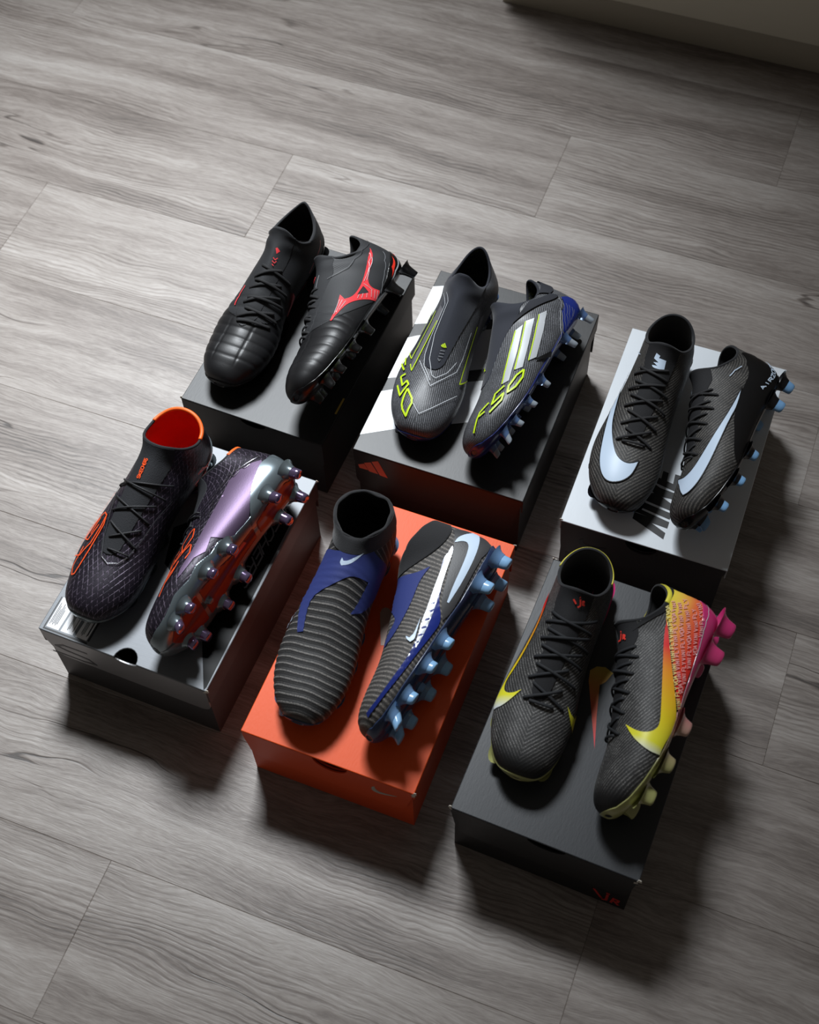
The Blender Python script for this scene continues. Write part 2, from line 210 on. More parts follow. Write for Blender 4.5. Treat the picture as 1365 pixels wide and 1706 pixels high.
 ('logo','paleblue','fill',[[[8.875,1.33],[8.112,1.367],[7.747,1.369],[7.49,1.36],[7.263,1.34],[7.064,1.311],[6.836,1.278],[6.579,1.24],[6.295,1.195],[5.986,1.146],[5.672,1.092],[5.352,1.039],[5.021,0.99],[4.673,0.952],[4.333,0.925],[4.014,0.909],[3.719,0.898],[3.445,0.889],[3.206,0.875],[2.998,0.853],[2.82,0.819],[2.672,0.773],[2.552,0.722],[2.461,0.669],[2.395,0.599],[2.342,0.465],[2.53,0.333],[2.674,0.253],[2.837,0.179],[3.111,0.071],[3.849,-0.226],[3.575,0.047],[3.531,0.149],[3.548,0.222],[3.603,0.287],[3.693,0.345],[3.813,0.395],[3.962,0.438],[4.141,0.478],[4.349,0.517],[4.563,0.559],[4.781,0.605],[5.0,0.656],[5.217,0.71],[5.429,0.767],[5.639,0.824],[5.85,0.882],[6.063,0.938],[6.283,0.993],[6.51,1.046],[6.743,1.096],[6.982,1.143],[7.255,1.189],[7.563,1.232],[7.998,1.279]]],0,0.00132),
 ('logo_edge','black','line',[[8.875,1.33],[8.112,1.367],[7.747,1.369],[7.49,1.36],[7.263,1.34],[7.064,1.311],[6.836,1.278],[6.579,1.24],[6.295,1.195],[5.986,1.146],[5.672,1.092],[5.352,1.039],[5.021,0.99],[4.673,0.952],[4.333,0.925],[4.014,0.909],[3.719,0.898],[3.445,0.889],[3.206,0.875],[2.998,0.853],[2.82,0.819],[2.672,0.773],[2.552,0.722],[2.461,0.669],[2.395,0.599],[2.342,0.465],[2.53,0.333],[2.674,0.253],[2.837,0.179],[3.111,0.071],[3.849,-0.226],[3.575,0.047],[3.531,0.149],[3.548,0.222],[3.603,0.287],[3.693,0.345],[3.813,0.395],[3.962,0.438],[4.141,0.478],[4.349,0.517],[4.563,0.559],[4.781,0.605],[5.0,0.656],[5.217,0.71],[5.429,0.767],[5.639,0.824],[5.85,0.882],[6.063,0.938],[6.283,0.993],[6.51,1.046],[6.743,1.096],[6.982,1.143],[7.255,1.189],[7.563,1.232],[7.998,1.279],[8.875,1.33]],0.0011,0.0016),
 ('lettering','paleblue','text',[[8.89,1.926],[10.843,2.315],[11.04,2.183],[8.907,1.781]],0.0016,0.0022,'AIRZOOM'),
 ('accent','paleblue','line',[[10.031,0.942],[10.666,1.078],[11.069,1.297]],0.0011,0.00198),
 ('tongue_logo','paleblue','fill',[[[9.543,-0.143],[10.075,-0.167],[9.397,-0.103],[9.043,-0.13]]],0,0.0022),
],
'Dl': [
 ('logo','orange','line',[[7.138,0.933],[6.533,1.058],[6.044,1.047],[5.559,1.058],[5.18,1.12],[4.817,1.053],[4.366,1.205],[3.932,1.11],[3.992,0.764],[4.681,0.569],[5.137,0.56],[5.563,0.555],[6.064,0.59],[6.163,0.738],[5.989,0.831],[5.395,0.898],[4.811,0.917]],0.0017,0.0016),
 ('logo','orange','line',[[6.094,0.596],[5.65,0.485],[5.244,0.481],[4.814,0.479],[4.356,0.485],[3.93,0.521],[3.53,0.583],[3.136,0.674],[3.066,0.809],[3.469,0.91],[3.936,0.807],[4.439,0.779]],0.0017,0.0016),
 ('logo','orange','line',[[5.823,0.868],[5.189,1.042],[4.811,0.917],[4.802,0.754],[5.209,0.712],[5.594,0.675]],0.0017,0.0016),
 ('logo','orange','line',[[5.896,0.79],[5.507,0.785],[5.109,0.784]],0.0017,0.00176),
 ('tongue_tag','orange','text',[[8.258,0.071],[10.089,0.031],[10.05,0.137],[8.252,0.175]],0.0011,0.0022,'SKECHERS'),
 ('heel_logo','orange','line',[[10.949,-2.077],[10.185,-1.89],[9.492,-1.573]],0.0018,0.0022),
 ('heel_logo','orange','line',[[9.761,-1.941],[9.787,-1.561],[9.376,-1.514]],0.0018,0.0022),
 ('heel_logo','orange','line',[[9.469,-2.036],[9.12,-1.812],[8.747,-1.681]],0.0018,0.0022),
 ('throat_edge','chrome','line',[[4.264,0.064],[4.059,-0.109],[4.271,-0.352],[4.685,-0.503]],0.0011,0.0022),
 ('throat_edge','dkgrey','line',[[4.685,-0.503],[5.219,-0.601],[5.719,-0.708],[6.217,-0.789],[6.728,-0.868],[7.254,-0.989],[7.791,-1.102]],0.0014,0.0022),
 ('throat_edge','dkgrey','line',[[4.264,0.064],[4.764,0.154],[5.236,0.266],[5.622,0.343],[6.005,0.433],[6.4,0.542],[6.776,0.643],[7.169,0.791],[7.517,0.913],[7.802,0.933]],0.0014,0.0022),
],
'Dr': [
 ('side_panel','purple','fill',[[[9.656,1.216],[10.389,1.342],[10.513,1.518],[10.647,1.718],[10.64,1.949],[9.687,1.78],[9.064,1.916],[8.575,2.071],[8.101,2.356],[7.718,2.684],[7.555,3.061],[7.082,2.876],[6.617,2.635],[6.449,2.24],[6.356,1.87],[5.659,2.055],[5.218,1.749],[4.762,1.701],[4.321,1.642],[4.118,1.566],[4.62,1.462],[5.103,1.48],[5.59,1.494],[6.039,1.47],[6.488,1.445],[6.941,1.416],[7.401,1.383],[7.978,1.35],[8.58,1.32]]],0,0.0011),
 ('logo','orange','line',[[6.752,1.086],[6.279,1.217],[5.859,1.172],[5.447,1.115],[5.91,0.912],[6.565,0.982],[6.782,1.062]],0.0015,0.0016),
 ('logo','orange','line',[[5.849,1.342],[5.448,1.462],[5.113,1.42]],0.0015,0.0016),
 ('logo','orange','line',[[5.879,1.3],[5.277,1.104],[4.649,0.944],[4.912,0.804],[5.324,0.754],[5.625,0.901]],0.0015,0.00176),
 ('logo','orange','line',[[5.122,0.963],[4.467,1.01],[4.03,1.082],[3.646,1.13],[3.284,1.164]],0.0015,0.00198),
 ('logo','orange','line',[[4.971,1.216],[4.353,1.208],[3.816,1.109]],0.0015,0.0022),
 ('logo','orange','line',[[5.485,1.06],[4.757,0.987]],0.0015,0.0022),
 ('logo','orange','line',[[4.627,1.188],[4.178,1.085]],0.0015,0.0022),
 ('throat_edge','chrome','line',[[10.244,1.176],[10.505,1.378],[10.765,1.617],[11.054,2.05]],0.0008,0.0022),
 ('throat_edge','chrome','line',[[9.932,1.158],[9.33,1.124],[8.803,1.108],[8.343,1.072],[7.88,1.023],[7.436,0.96],[6.922,0.88]],0.0008,0.0022),
 ('throat_edge','chrome','line',[[8.055,1.154],[8.349,1.18],[7.938,1.249],[7.416,1.292],[7.328,1.412]],0.0008,0.0022),
 ('throat_edge','chrome','line',[[7.485,0.942],[7.618,1.042],[7.011,1.176]],0.0008,0.0022),
 ('throat_edge','chrome','line',[[7.887,1.042],[7.133,1.269]],0.0008,0.0022),
 ('throat_edge','chrome','line',[[10.194,1.228],[9.874,1.295],[10.285,1.39],[10.527,1.353]],0.0008,0.0022),
 ('throat_edge','chrome','line',[[10.579,1.469],[10.356,1.503],[10.55,1.639]],0.0008,0.0022),
 ('heel_cup','chromeheel','fill',[[[10.227,1.838],[10.397,1.902],[10.518,1.983],[10.593,2.072],[10.624,2.167],[10.624,2.262],[10.595,2.354],[10.541,2.449],[10.466,2.548],[10.39,2.649],[10.319,2.755],[10.243,2.895],[10.2,3.132],[9.685,2.87],[9.525,2.79],[9.407,2.76],[9.292,2.756],[9.177,2.777],[9.063,2.804],[8.949,2.834],[8.835,2.867],[8.72,2.902],[8.614,2.915],[8.515,2.908],[8.423,2.881],[8.339,2.834],[8.235,2.818],[8.11,2.836],[7.924,2.908],[7.564,3.067],[7.638,2.876],[7.723,2.731],[7.838,2.591],[7.999,2.44],[8.211,2.284],[8.437,2.156],[8.677,2.049],[8.931,1.96],[9.202,1.884],[9.48,1.825],[9.753,1.795],[10.006,1.799]]],0,0.0022),
],
'El': [
 ('navy_band','navy','fill',[[[9.076,1.055],[9.356,0.746],[9.461,0.565],[9.589,0.409],[9.749,0.25],[9.931,0.093],[10.107,-0.038],[10.278,-0.17],[10.463,-0.342],[10.604,-0.672],[9.945,-0.837],[9.672,-0.945],[9.483,-1.053],[9.268,-1.234],[8.768,-1.785],[8.469,-1.839],[8.296,-1.694],[8.166,-1.72],[8.02,-1.686],[7.876,-1.725],[7.725,-1.729],[7.563,-1.687],[7.332,-1.447],[7.096,-1.288],[6.899,-1.146],[6.744,-1.017],[6.615,-0.865],[6.468,-0.623],[6.716,-0.693],[6.896,-0.735],[7.092,-0.77],[7.405,-0.815],[8.082,-0.891],[8.181,-0.565],[8.185,-0.408],[8.12,-0.293],[7.998,-0.187],[7.828,-0.087],[7.658,0.02],[7.488,0.132],[7.319,0.248],[7.152,0.37],[6.996,0.473],[6.848,0.556],[6.706,0.615],[6.567,0.648],[6.391,0.653],[6.177,0.632],[5.858,0.571],[5.219,0.442],[5.134,0.609],[5.658,0.799],[5.945,0.924],[6.169,1.022],[6.39,1.123],[6.605,1.219],[6.804,1.162],[7.022,1.118],[7.299,1.228],[7.558,1.161],[7.798,1.111],[8.043,1.179],[8.241,1.095],[8.436,1.121],[8.603,1.126],[8.746,1.107],[8.881,1.063]]],0,0.0011),
 ('logo','paleblue','fill',[[[10.067,-0.492],[9.675,-0.404],[9.477,-0.355],[9.333,-0.314],[9.198,-0.272],[9.073,-0.229],[8.965,-0.182],[8.875,-0.132],[8.788,-0.064],[8.658,0.071],[8.767,0.112],[8.84,0.127],[8.915,0.13],[9.03,0.122],[9.271,0.094],[9.053,0.033],[9.099,-0.038],[9.152,-0.083],[9.228,-0.126],[9.332,-0.176],[9.464,-0.231],[9.589,-0.283],[9.706,-0.332],[9.842,-0.39]]],0,0.00132),
 ('side_logo','paleblue','fill',[[[5.995,1.16],[5.445,1.318],[5.227,1.287],[5.519,1.201],[5.824,1.176]]],0,0.00154),
 ('heel_trim','red2','line',[[10.552,-1.952],[9.964,-1.84],[9.349,-1.95],[8.827,-1.797]],0.0022,0.00176),
],
'Er': [
 ('navy_band','navy','fill',[[[9.722,0.081],[9.4,0.566],[9.273,0.725],[9.244,0.826],[9.276,0.929],[9.412,1.084],[8.935,1.026],[8.639,1.003],[8.361,0.995],[8.058,0.996],[7.734,1.004],[7.452,1.006],[7.208,1.002],[6.997,0.992],[6.818,0.977],[6.637,0.958],[6.454,0.935],[6.27,0.908],[6.086,0.876],[5.912,0.836],[5.748,0.786],[5.597,0.725],[5.46,0.649],[5.361,0.577],[5.298,0.514],[5.266,0.453],[5.263,0.37],[5.582,0.377],[5.749,0.412],[5.884,0.462],[6.027,0.521],[6.183,0.585],[6.324,0.617],[6.443,0.625],[6.538,0.612],[6.609,0.577],[6.706,0.522],[6.834,0.443],[7.012,0.319],[7.24,0.125],[7.21,0.215],[7.287,0.227],[7.448,0.2],[7.736,0.098],[7.855,0.174],[8.155,0.133],[8.42,0.196]]],0,0.0011),
 ('heel_panel','heele','fill',[[[11.807,2.037],[11.706,2.267],[11.609,2.36],[11.503,2.405],[11.384,2.437],[11.254,2.46],[11.18,2.545],[10.983,2.486],[10.9,2.61],[10.457,2.533],[9.554,2.182],[9.113,2.204],[8.737,2.246],[8.34,2.293],[7.903,2.353],[7.535,2.394],[7.239,2.407],[6.983,2.376],[6.666,2.265],[7.086,1.989],[7.353,1.868],[7.592,1.789],[7.852,1.722],[8.133,1.666],[8.433,1.612],[8.761,1.56],[9.132,1.509],[9.558,1.47],[9.993,1.466],[10.408,1.517],[10.892,1.633]]],0,0.00132),
 ('side_film','cobalt','fill',[[[9.346,1.313],[9.68,1.303],[9.926,1.321],[10.086,1.362],[10.195,1.445],[9.233,1.405],[8.809,1.442],[8.554,1.476],[8.36,1.514],[8.218,1.556],[8.08,1.594],[7.946,1.627],[7.812,1.656],[7.679,1.679],[7.523,1.724],[7.345,1.791],[7.15,1.885],[6.942,2.012],[6.754,2.115],[6.58,2.186],[6.415,2.218],[6.253,2.205],[6.059,2.18],[5.832,2.143],[5.57,2.094],[5.278,2.033],[4.985,1.976],[4.695,1.922],[4.409,1.874],[4.13,1.83],[3.866,1.786],[3.613,1.741],[3.369,1.694],[3.127,1.642],[2.891,1.594],[2.654,1.546],[2.353,1.488],[1.711,1.333],[1.896,1.128],[2.536,1.33],[2.841,1.395],[3.071,1.436],[3.294,1.471],[3.512,1.503],[3.733,1.533],[3.96,1.564],[4.195,1.595],[4.44,1.628],[4.704,1.649],[4.987,1.66],[5.287,1.662],[5.601,1.655],[5.898,1.649],[6.175,1.643],[6.434,1.636],[6.674,1.627],[6.938,1.608],[7.227,1.579],[7.544,1.54],[7.892,1.493],[8.237,1.447],[8.588,1.401],[8.955,1.355]]],0,0.00154),
 ('silver_film','silver','fill',[[[10.565,1.528],[10.335,1.498],[10.144,1.472],[9.914,1.449],[9.62,1.441],[9.277,1.455],[8.947,1.484],[8.635,1.519],[8.333,1.558],[8.038,1.601],[7.771,1.643],[7.528,1.68],[7.309,1.714],[7.11,1.743],[6.903,1.768],[6.687,1.79],[6.46,1.807],[6.222,1.821],[5.996,1.828],[5.782,1.83],[5.532,1.823],[5.107,1.803],[5.122,1.744],[5.796,1.633],[6.14,1.59],[6.377,1.567],[6.582,1.552],[6.754,1.543],[6.943,1.532],[7.15,1.516],[7.376,1.496],[7.621,1.473],[7.888,1.449],[8.178,1.424],[8.497,1.398],[8.857,1.372],[9.2,1.35],[9.52,1.34],[9.802,1.348],[10.034,1.372],[10.218,1.407],[10.354,1.443],[10.458,1.479]]],0,0.00176),  # window highlight on the glossy side film, painted as a pale band
 ('logo','paleblue','fill',[[[10.804,1.633],[10.972,1.733],[11.053,1.799],[11.101,1.858],[11.139,1.924],[11.166,1.999],[11.187,2.078],[11.205,2.166],[11.226,2.27],[11.266,2.412],[11.178,2.408],[11.145,2.455],[11.051,2.425],[11.005,2.44],[10.842,2.332],[10.681,2.239],[10.517,2.157],[10.345,2.087],[10.166,2.031],[9.979,1.993],[9.782,1.974],[9.577,1.974],[9.359,1.987],[9.13,2.011],[8.895,2.036],[8.652,2.058],[8.421,2.075],[8.198,2.086],[7.922,2.092],[7.416,2.094],[7.427,2.014],[7.823,1.943],[8.058,1.906],[8.266,1.88],[8.494,1.854],[8.745,1.829],[8.996,1.802],[9.251,1.775],[9.509,1.755],[9.765,1.752],[9.987,1.766],[10.169,1.792],[10.309,1.817],[10.407,1.831],[10.493,1.84],[10.567,1.842],[10.629,1.835],[10.678,1.818],[10.715,1.796],[10.741,1.769],[10.755,1.736],[10.758,1.698],[10.763,1.67],[10.77,1.65],[10.781,1.639]]],0,0.00198),
 ('side_logo','paleblue','fill',[[[6.546,1.484],[6.183,1.521],[5.992,1.541],[5.852,1.556],[5.723,1.57],[5.605,1.585],[5.507,1.589],[5.431,1.582],[5.366,1.557],[5.289,1.492],[5.346,1.398],[5.382,1.353],[5.415,1.325],[5.458,1.3],[5.541,1.267],[5.478,1.403],[5.588,1.455],[5.669,1.478],[5.754,1.489],[5.859,1.494],[5.981,1.493],[6.096,1.492],[6.205,1.491],[6.331,1.489]]],0,0.0022),
],
'Fl': [
 ('logo','tick','fill',[[[9.797,1.234],[9.566,1.178],[9.336,1.083],[9.078,1.043],[8.784,1.018],[8.466,1.004],[8.16,0.996],[7.862,0.99],[7.57,0.985],[7.28,0.984],[7.007,0.984],[6.746,0.986],[6.498,0.992],[6.26,1.001],[6.045,1.014],[5.851,1.031],[5.678,1.053],[5.524,1.083],[5.383,1.1],[5.254,1.104],[5.139,1.093],[5.037,1.069],[4.95,1.039],[4.879,1.005],[4.825,0.967],[4.789,0.924],[4.766,0.876],[4.757,0.824],[4.762,0.768],[4.783,0.708],[4.813,0.654],[4.854,0.604],[4.92,0.547],[5.054,0.454],[4.831,0.523],[4.703,0.565],[4.598,0.603],[4.491,0.645],[4.383,0.692],[4.281,0.747],[4.184,0.813],[4.073,0.917],[3.912,1.232],[4.01,1.317],[4.094,1.349],[4.193,1.338],[4.322,1.311],[4.484,1.28],[4.664,1.25],[4.862,1.225],[5.074,1.206],[5.299,1.191],[5.534,1.176],[5.779,1.159],[6.036,1.135],[6.305,1.102],[6.592,1.083],[6.897,1.072],[7.223,1.069],[7.571,1.072],[7.892,1.079],[8.182,1.092],[8.439,1.12],[8.652,1.178],[8.847,1.269],[9.011,1.322],[9.215,1.31],[9.594,1.28]]],0,0.0011),
 ('side_logo','yellow','fill',[[[5.106,-0.783],[4.866,-0.992],[4.758,-1.292],[5.014,-1.419],[4.554,-1.471],[4.172,-1.541],[4.459,-1.12],[4.781,-0.924]]],0,0.00132),
 ('tongue_initials','neon','line',[[11.175,-0.001],[10.598,-0.101]],0.0019,0.0023),
 ('tongue_initials','neon','line',[[11.557,-0.168],[10.479,-0.227],[10.199,-0.172]],0.0019,0.0023),
 ('tongue_initials','neon','line',[[11.881,-0.138],[11.834,-0.159]],0.0019,0.0023),
 ('tongue_initials','neon','line',[[10.6,-0.284],[11.293,-0.246],[11.296,-0.29],[11.02,-0.301],[10.911,-0.27]],0.0019,0.0023),
 ('tongue_initials','neon','line',[[10.917,-0.274],[10.602,-0.336]],0.0019,0.0023),
],
'Fr': [
 ('heel_panel','heel','fill',[[[12.985,-3.085],[12.869,-3.297],[12.955,-3.705],[12.766,-3.696],[12.561,-3.719],[12.33,-3.769],[12.063,-3.748],[11.82,-3.815],[11.547,-3.789],[11.279,-3.78],[11.065,-3.868],[10.916,-3.78],[10.802,-3.862],[10.728,-3.936],[10.608,-4.059],[10.433,-4.179],[10.2,-4.277],[9.905,-4.329],[9.592,-4.322],[9.283,-4.279],[8.987,-4.227],[8.704,-4.187],[8.422,-4.155],[8.134,-4.131],[7.829,-4.111],[7.501,-4.097],[7.2,-4.082],[6.931,-4.063],[6.696,-4.038],[6.497,-3.999],[6.335,-3.97],[6.21,-3.951],[6.108,-3.949],[5.992,-3.972],[6.408,-4.296],[6.859,-4.498],[7.388,-4.679],[7.84,-4.803],[8.332,-4.916],[8.913,-5.03],[9.54,-5.132],[10.166,-5.172],[10.684,-5.144],[11.063,-5.102],[11.459,-5.044],[11.834,-4.971],[12.113,-4.895],[12.268,-4.823],[12.436,-4.749],[12.606,-4.671],[12.776,-4.591],[12.944,-4.506],[12.311,-2.778],[12.412,-2.857],[12.521,-2.932],[12.637,-3.002],[12.737,-3.058],[12.821,-3.097],[12.9,-3.118]]],0,0.0011),
 ('collar_band','collar','fill',[[[12.998,-2.293],[12.991,-2.911],[12.955,-3.049],[12.873,-3.053],[12.782,-3.038],[12.674,-2.988],[12.551,-2.907],[12.414,-2.801],[12.26,-2.673],[12.8,-4.63],[12.575,-4.721],[12.395,-4.798],[12.296,-4.862],[12.206,-4.93],[12.133,-5.002],[12.083,-5.079],[12.066,-5.16],[11.983,-5.261],[11.793,-5.378],[11.374,-5.539],[10.61,-5.832],[11.124,-5.773],[11.515,-5.713],[11.975,-5.633],[12.652,-5.521],[12.931,-8.092],[12.802,-8.243],[12.737,-8.377],[12.713,-8.492],[12.729,-8.589],[12.774,-8.686],[12.846,-8.783],[12.978,-8.905]]],0,0.00132),
 ('logo','tick','fill',[[[10.984,1.164],[10.425,1.123],[10.001,1.12],[9.528,1.163],[9.022,1.246],[8.53,1.342],[8.065,1.443],[7.598,1.559],[7.114,1.701],[6.61,1.877],[6.203,2.038],[5.883,2.181],[5.644,2.275],[5.471,2.263],[5.293,2.233],[5.11,2.189],[4.926,2.135],[4.74,2.073],[4.579,2.033],[4.441,2.011],[4.3,2.004],[4.09,2.021],[4.064,1.639],[4.08,1.469],[4.117,1.34],[4.177,1.214],[4.261,1.09],[4.355,0.986],[4.454,0.897],[4.556,0.823],[4.658,0.763],[4.755,0.709],[4.848,0.662],[4.953,0.613],[5.129,0.535],[4.965,0.712],[4.891,0.805],[4.848,0.877],[4.818,0.947],[4.802,1.016],[4.798,1.084],[4.808,1.151],[4.83,1.219],[4.865,1.286],[4.911,1.347],[4.969,1.401],[5.038,1.448],[5.116,1.487],[5.222,1.511],[5.355,1.521],[5.515,1.517],[5.702,1.5],[5.938,1.479],[6.222,1.452],[6.557,1.42],[6.946,1.379],[7.336,1.335],[7.731,1.289],[8.135,1.244],[8.565,1.194],[9.0,1.144],[9.454,1.096],[10.004,1.07]]],0,0.00154),
 ('logo_edge','black','line',[[10.764,1.166],[9.934,1.134],[9.253,1.213],[8.73,1.309],[8.302,1.398],[7.922,1.485],[7.555,1.581],[7.204,1.685],[6.864,1.798],[6.534,1.926],[6.214,2.087],[5.917,2.339]],0.0014,0.00176),
 ('tongue_initials','neon','line',[[10.212,-0.15],[10.287,-0.137]],0.0019,0.0023),
 ('tongue_initials','neon','line',[[10.777,0.139],[9.887,0.106],[9.888,-0.011]],0.0019,0.0023),
 ('tongue_initials','neon','line',[[11.08,0.128],[10.976,0.162]],0.0019,0.0023),
 ('tongue_initials','neon','line',[[9.886,0.196],[10.458,0.207],[10.309,0.256],[10.094,0.251],[10.11,0.209]],0.0019,0.0023),
 ('tongue_initials','neon','line',[[10.103,0.214],[9.767,0.278]],0.0019,0.0023),
 ('heel_edge','white','line',[[10.812,2.487],[10.452,2.166],[9.97,1.955],[9.474,1.956],[9.037,2.035],[8.66,2.114],[8.32,2.151],[7.988,2.18],[7.649,2.207],[7.302,2.228],[6.946,2.236],[6.613,2.267],[6.273,2.29]],0.0008,0.0022),
 ('lettering','paleyellow','text',[[6.231,2.371],[6.594,2.073],[6.519,1.906],[6.123,2.104]],0.001,0.0022,'VINI'),
 ('lettering','paleyellow','text',[[6.657,2.038],[6.991,1.884],[6.93,1.755],[6.585,1.88]],0.001,0.0022,'FLY'),
 ('lettering','paleyellow','text',[[7.057,1.858],[7.405,1.73],[7.355,1.623],[6.998,1.733]],0.001,0.0022,'VOA'),
 ('lettering','paleyellow','text',[[7.474,1.707],[7.913,1.576],[7.876,1.484],[7.426,1.602]],0.001,0.0022,'VINI'),
 ('lettering','paleyellow','text',[[7.986,1.556],[8.468,1.437],[8.446,1.356],[7.951,1.466]],0.001,0.0022,'VINI'),
 ('lettering','paleyellow','text',[[8.553,1.418],[9.046,1.315],[9.043,1.24],[8.534,1.338]],0.001,0.0022,'FLY'),
 ('lettering','paleyellow','text',[[9.157,1.293],[9.985,1.19],[10.019,1.123],[9.157,1.22]],0.001,0.0022,'VINI'),
 ('lettering','paleyellow','text',[[10.141,1.187],[11.062,1.258],[11.158,1.192],[10.167,1.12]],0.001,0.0022,'FLY'),
 ('lettering','paleyellow','text',[[11.294,1.289],[12.591,1.56],[12.896,1.496],[11.421,1.225]],0.001,0.0022,'VOA'),
 ('lettering','pinktext','text',[[6.834,2.182],[7.153,1.986],[7.088,1.849],[6.754,2.001]],0.001,0.0022,'VOA'),
 ('lettering','pinktext','text',[[7.217,1.954],[7.624,1.779],[7.574,1.671],[7.155,1.822]],0.001,0.0022,'VINI'),
 ('lettering','pinktext','text',[[7.692,1.754],[8.131,1.621],[8.101,1.528],[7.649,1.647]],0.001,0.0022,'VINI'),
 ('lettering','pinktext','text',[[8.205,1.601],[8.616,1.498],[8.6,1.415],[8.178,1.51]],0.001,0.0022,'FLY'),
 ('lettering','pinktext','text',[[8.702,1.478],[9.327,1.347],[9.337,1.273],[8.69,1.396]],0.001,0.0022,'VINI'),
 ('lettering','pinktext','text',[[9.449,1.326],[10.167,1.272],[10.213,1.205],[9.463,1.253]],0.001,0.0022,'FLY'),
 ('lettering','pinktext','text',[[10.319,1.278],[11.215,1.398],[11.359,1.337],[10.372,1.212]],0.001,0.0022,'VOA'),
 ('lettering','pinktext','text',[[11.433,1.441],[12.484,1.828],[12.739,1.762],[11.61,1.382]],0.001,0.0022,'VINI'),
 ('lettering','pinktext','text',[[7.209,2.166],[7.61,1.986],[7.57,1.852],[7.152,1.994]],0.001,0.0022,'VINI'),
 ('lettering','pinktext','text',[[7.676,1.96],[8.028,1.842],[8.002,1.73],[7.639,1.831]],0.001,0.0022,'FLY'),
 ('lettering','pinktext','text',[[8.097,1.821],[8.547,1.682],[8.53,1.589],[8.066,1.714]],0.001,0.0022,'VINI'),
 ('lettering','pinktext','text',[[8.626,1.659],[9.081,1.537],[9.078,1.455],[8.607,1.568]],0.001,0.0022,'FLY'),
 ('lettering','pinktext','text',[[9.183,1.513],[9.794,1.408],[9.818,1.334],[9.182,1.433]],0.001,0.0022,'VOA'),
 ('lettering','pinktext','text',[[9.928,1.399],[10.814,1.467],[10.892,1.399],[9.952,1.326]],0.001,0.0022,'VINI'),
 ('lettering','pinktext','text',[[10.976,1.498],[12.001,1.845],[12.199,1.774],[11.07,1.43]],0.001,0.0022,'VINI'),
 ('lettering','pinktext','text',[[7.839,2.11],[8.246,1.953],[8.228,1.831],[7.804,1.96]],0.001,0.0022,'VINI'),
 ('lettering','pinktext','text',[[8.315,1.931],[8.691,1.818],[8.69,1.712],[8.3,1.812]],0.001,0.0022,'FLY'),
 ('lettering','pinktext','text',[[8.77,1.795],[9.226,1.656],[9.227,1.569],[8.754,1.697]],0.001,0.0022,'VOA'),
 ('lettering','pinktext','text',[[9.328,1.63],[10.057,1.534],[10.093,1.457],[9.332,1.544]],0.001,0.0022,'VINI'),
 ('lettering','pinktext','text',[[10.185,1.538],[11.017,1.678],[11.103,1.599],[10.207,1.461]],0.001,0.0022,'VINI'),
 ('lettering','pinktext','text',[[11.166,1.722],[11.856,2.095],[12.02,1.989],[11.263,1.641]],0.001,0.0022,'FLY'),
 ('lettering','pinktext','text',[[8.38,2.124],[8.738,1.99],[8.738,1.866],[8.364,1.978]],0.001,0.0022,'VOA'),
 ('lettering','pinktext','text',[[8.813,1.965],[9.34,1.813],[9.367,1.708],[8.816,1.844]],0.001,0.0022,'VINI'),
 ('lettering','pinktext','text',[[9.439,1.784],[10.131,1.702],[10.165,1.616],[9.443,1.689]],0.001,0.0022,'VINI'),
 ('lettering','pinktext','text',[[10.248,1.712],[10.862,1.849],[10.924,1.755],[10.271,1.625]],0.001,0.0022,'FLY'),
 ('lettering','pinktext','text',[[9.132,2.017],[9.708,1.885],[9.758,1.777],[9.151,1.889]],0.001,0.0022,'VINI'),
 ('lettering','pinktext','text',[[9.812,1.878],[10.368,1.908],[10.409,1.806],[9.828,1.775]],0.001,0.0022,'FLY'),
 ('lettering','pinktext','text',[[10.477,1.934],[11.143,2.246],[11.2,2.061],[10.469,1.819]],0.001,0.0022,'VINI'),
],
}
LACES = {'A': [[[7.895, 0.363], [7.5, -1.102]], [[7.094, 0.459], [7.962, -0.634]], [[6.979, 0.37], [6.901, -1.168]], [[6.486, 0.458], [7.187, -0.824]], [[6.0, 0.311], [6.277, -1.166]], [[5.707, 0.367], [6.626, -0.962]], [[5.496, 0.214], [5.445, -1.084]], [[4.954, 0.352], [5.812, -0.909]], [[4.734, 0.257], [5.083, -0.893]]], 'C': [[[8.26, 0.847], [9.171, -0.422]], [[8.849, 0.67], [8.276, -0.475]], [[7.325, 0.787], [7.997, -0.452]], [[7.894, 0.671], [7.399, -0.677]], [[6.423, 0.64], [7.2, -0.536]], [[7.073, 0.619], [6.569, -0.785]], [[5.567, 0.488], [6.38, -0.529]], [[6.276, 0.479], [5.701, -0.614]], [[4.745, 0.407], [5.598, -0.45]], [[5.431, 0.29], [4.844, -0.578]], [[4.722, 0.235], [4.834, -0.368]]], 'D': [[[7.482, 1.021], [8.526, -0.977]], [[7.874, 0.856], [7.662, -0.943]], [[6.317, 0.492], [7.254, -0.75]], [[7.095, 0.837], [6.379, -0.764]], [[5.235, 0.154], [6.024, -0.603]], [[5.923, 0.346], [5.206, -0.655]], [[4.743, 0.043], [4.785, -0.526]]], 'F': [[[8.205, 0.718], [9.171, -1.012]], [[8.96, 0.602], [8.272, -0.931]], [[7.328, 0.639], [8.099, -0.927]], [[7.94, 0.57], [7.427, -1.085]], [[6.461, 0.568], [7.258, -0.855]], [[7.083, 0.514], [6.64, -0.98]], [[5.615, 0.446], [6.438, -0.555]], [[6.265, 0.414], [5.853, -0.926]], [[4.719, 0.339], [5.597, -0.527]], [[5.497, 0.26], [4.825, -0.697]], [[4.698, 0.179], [4.742, -0.402]]]}

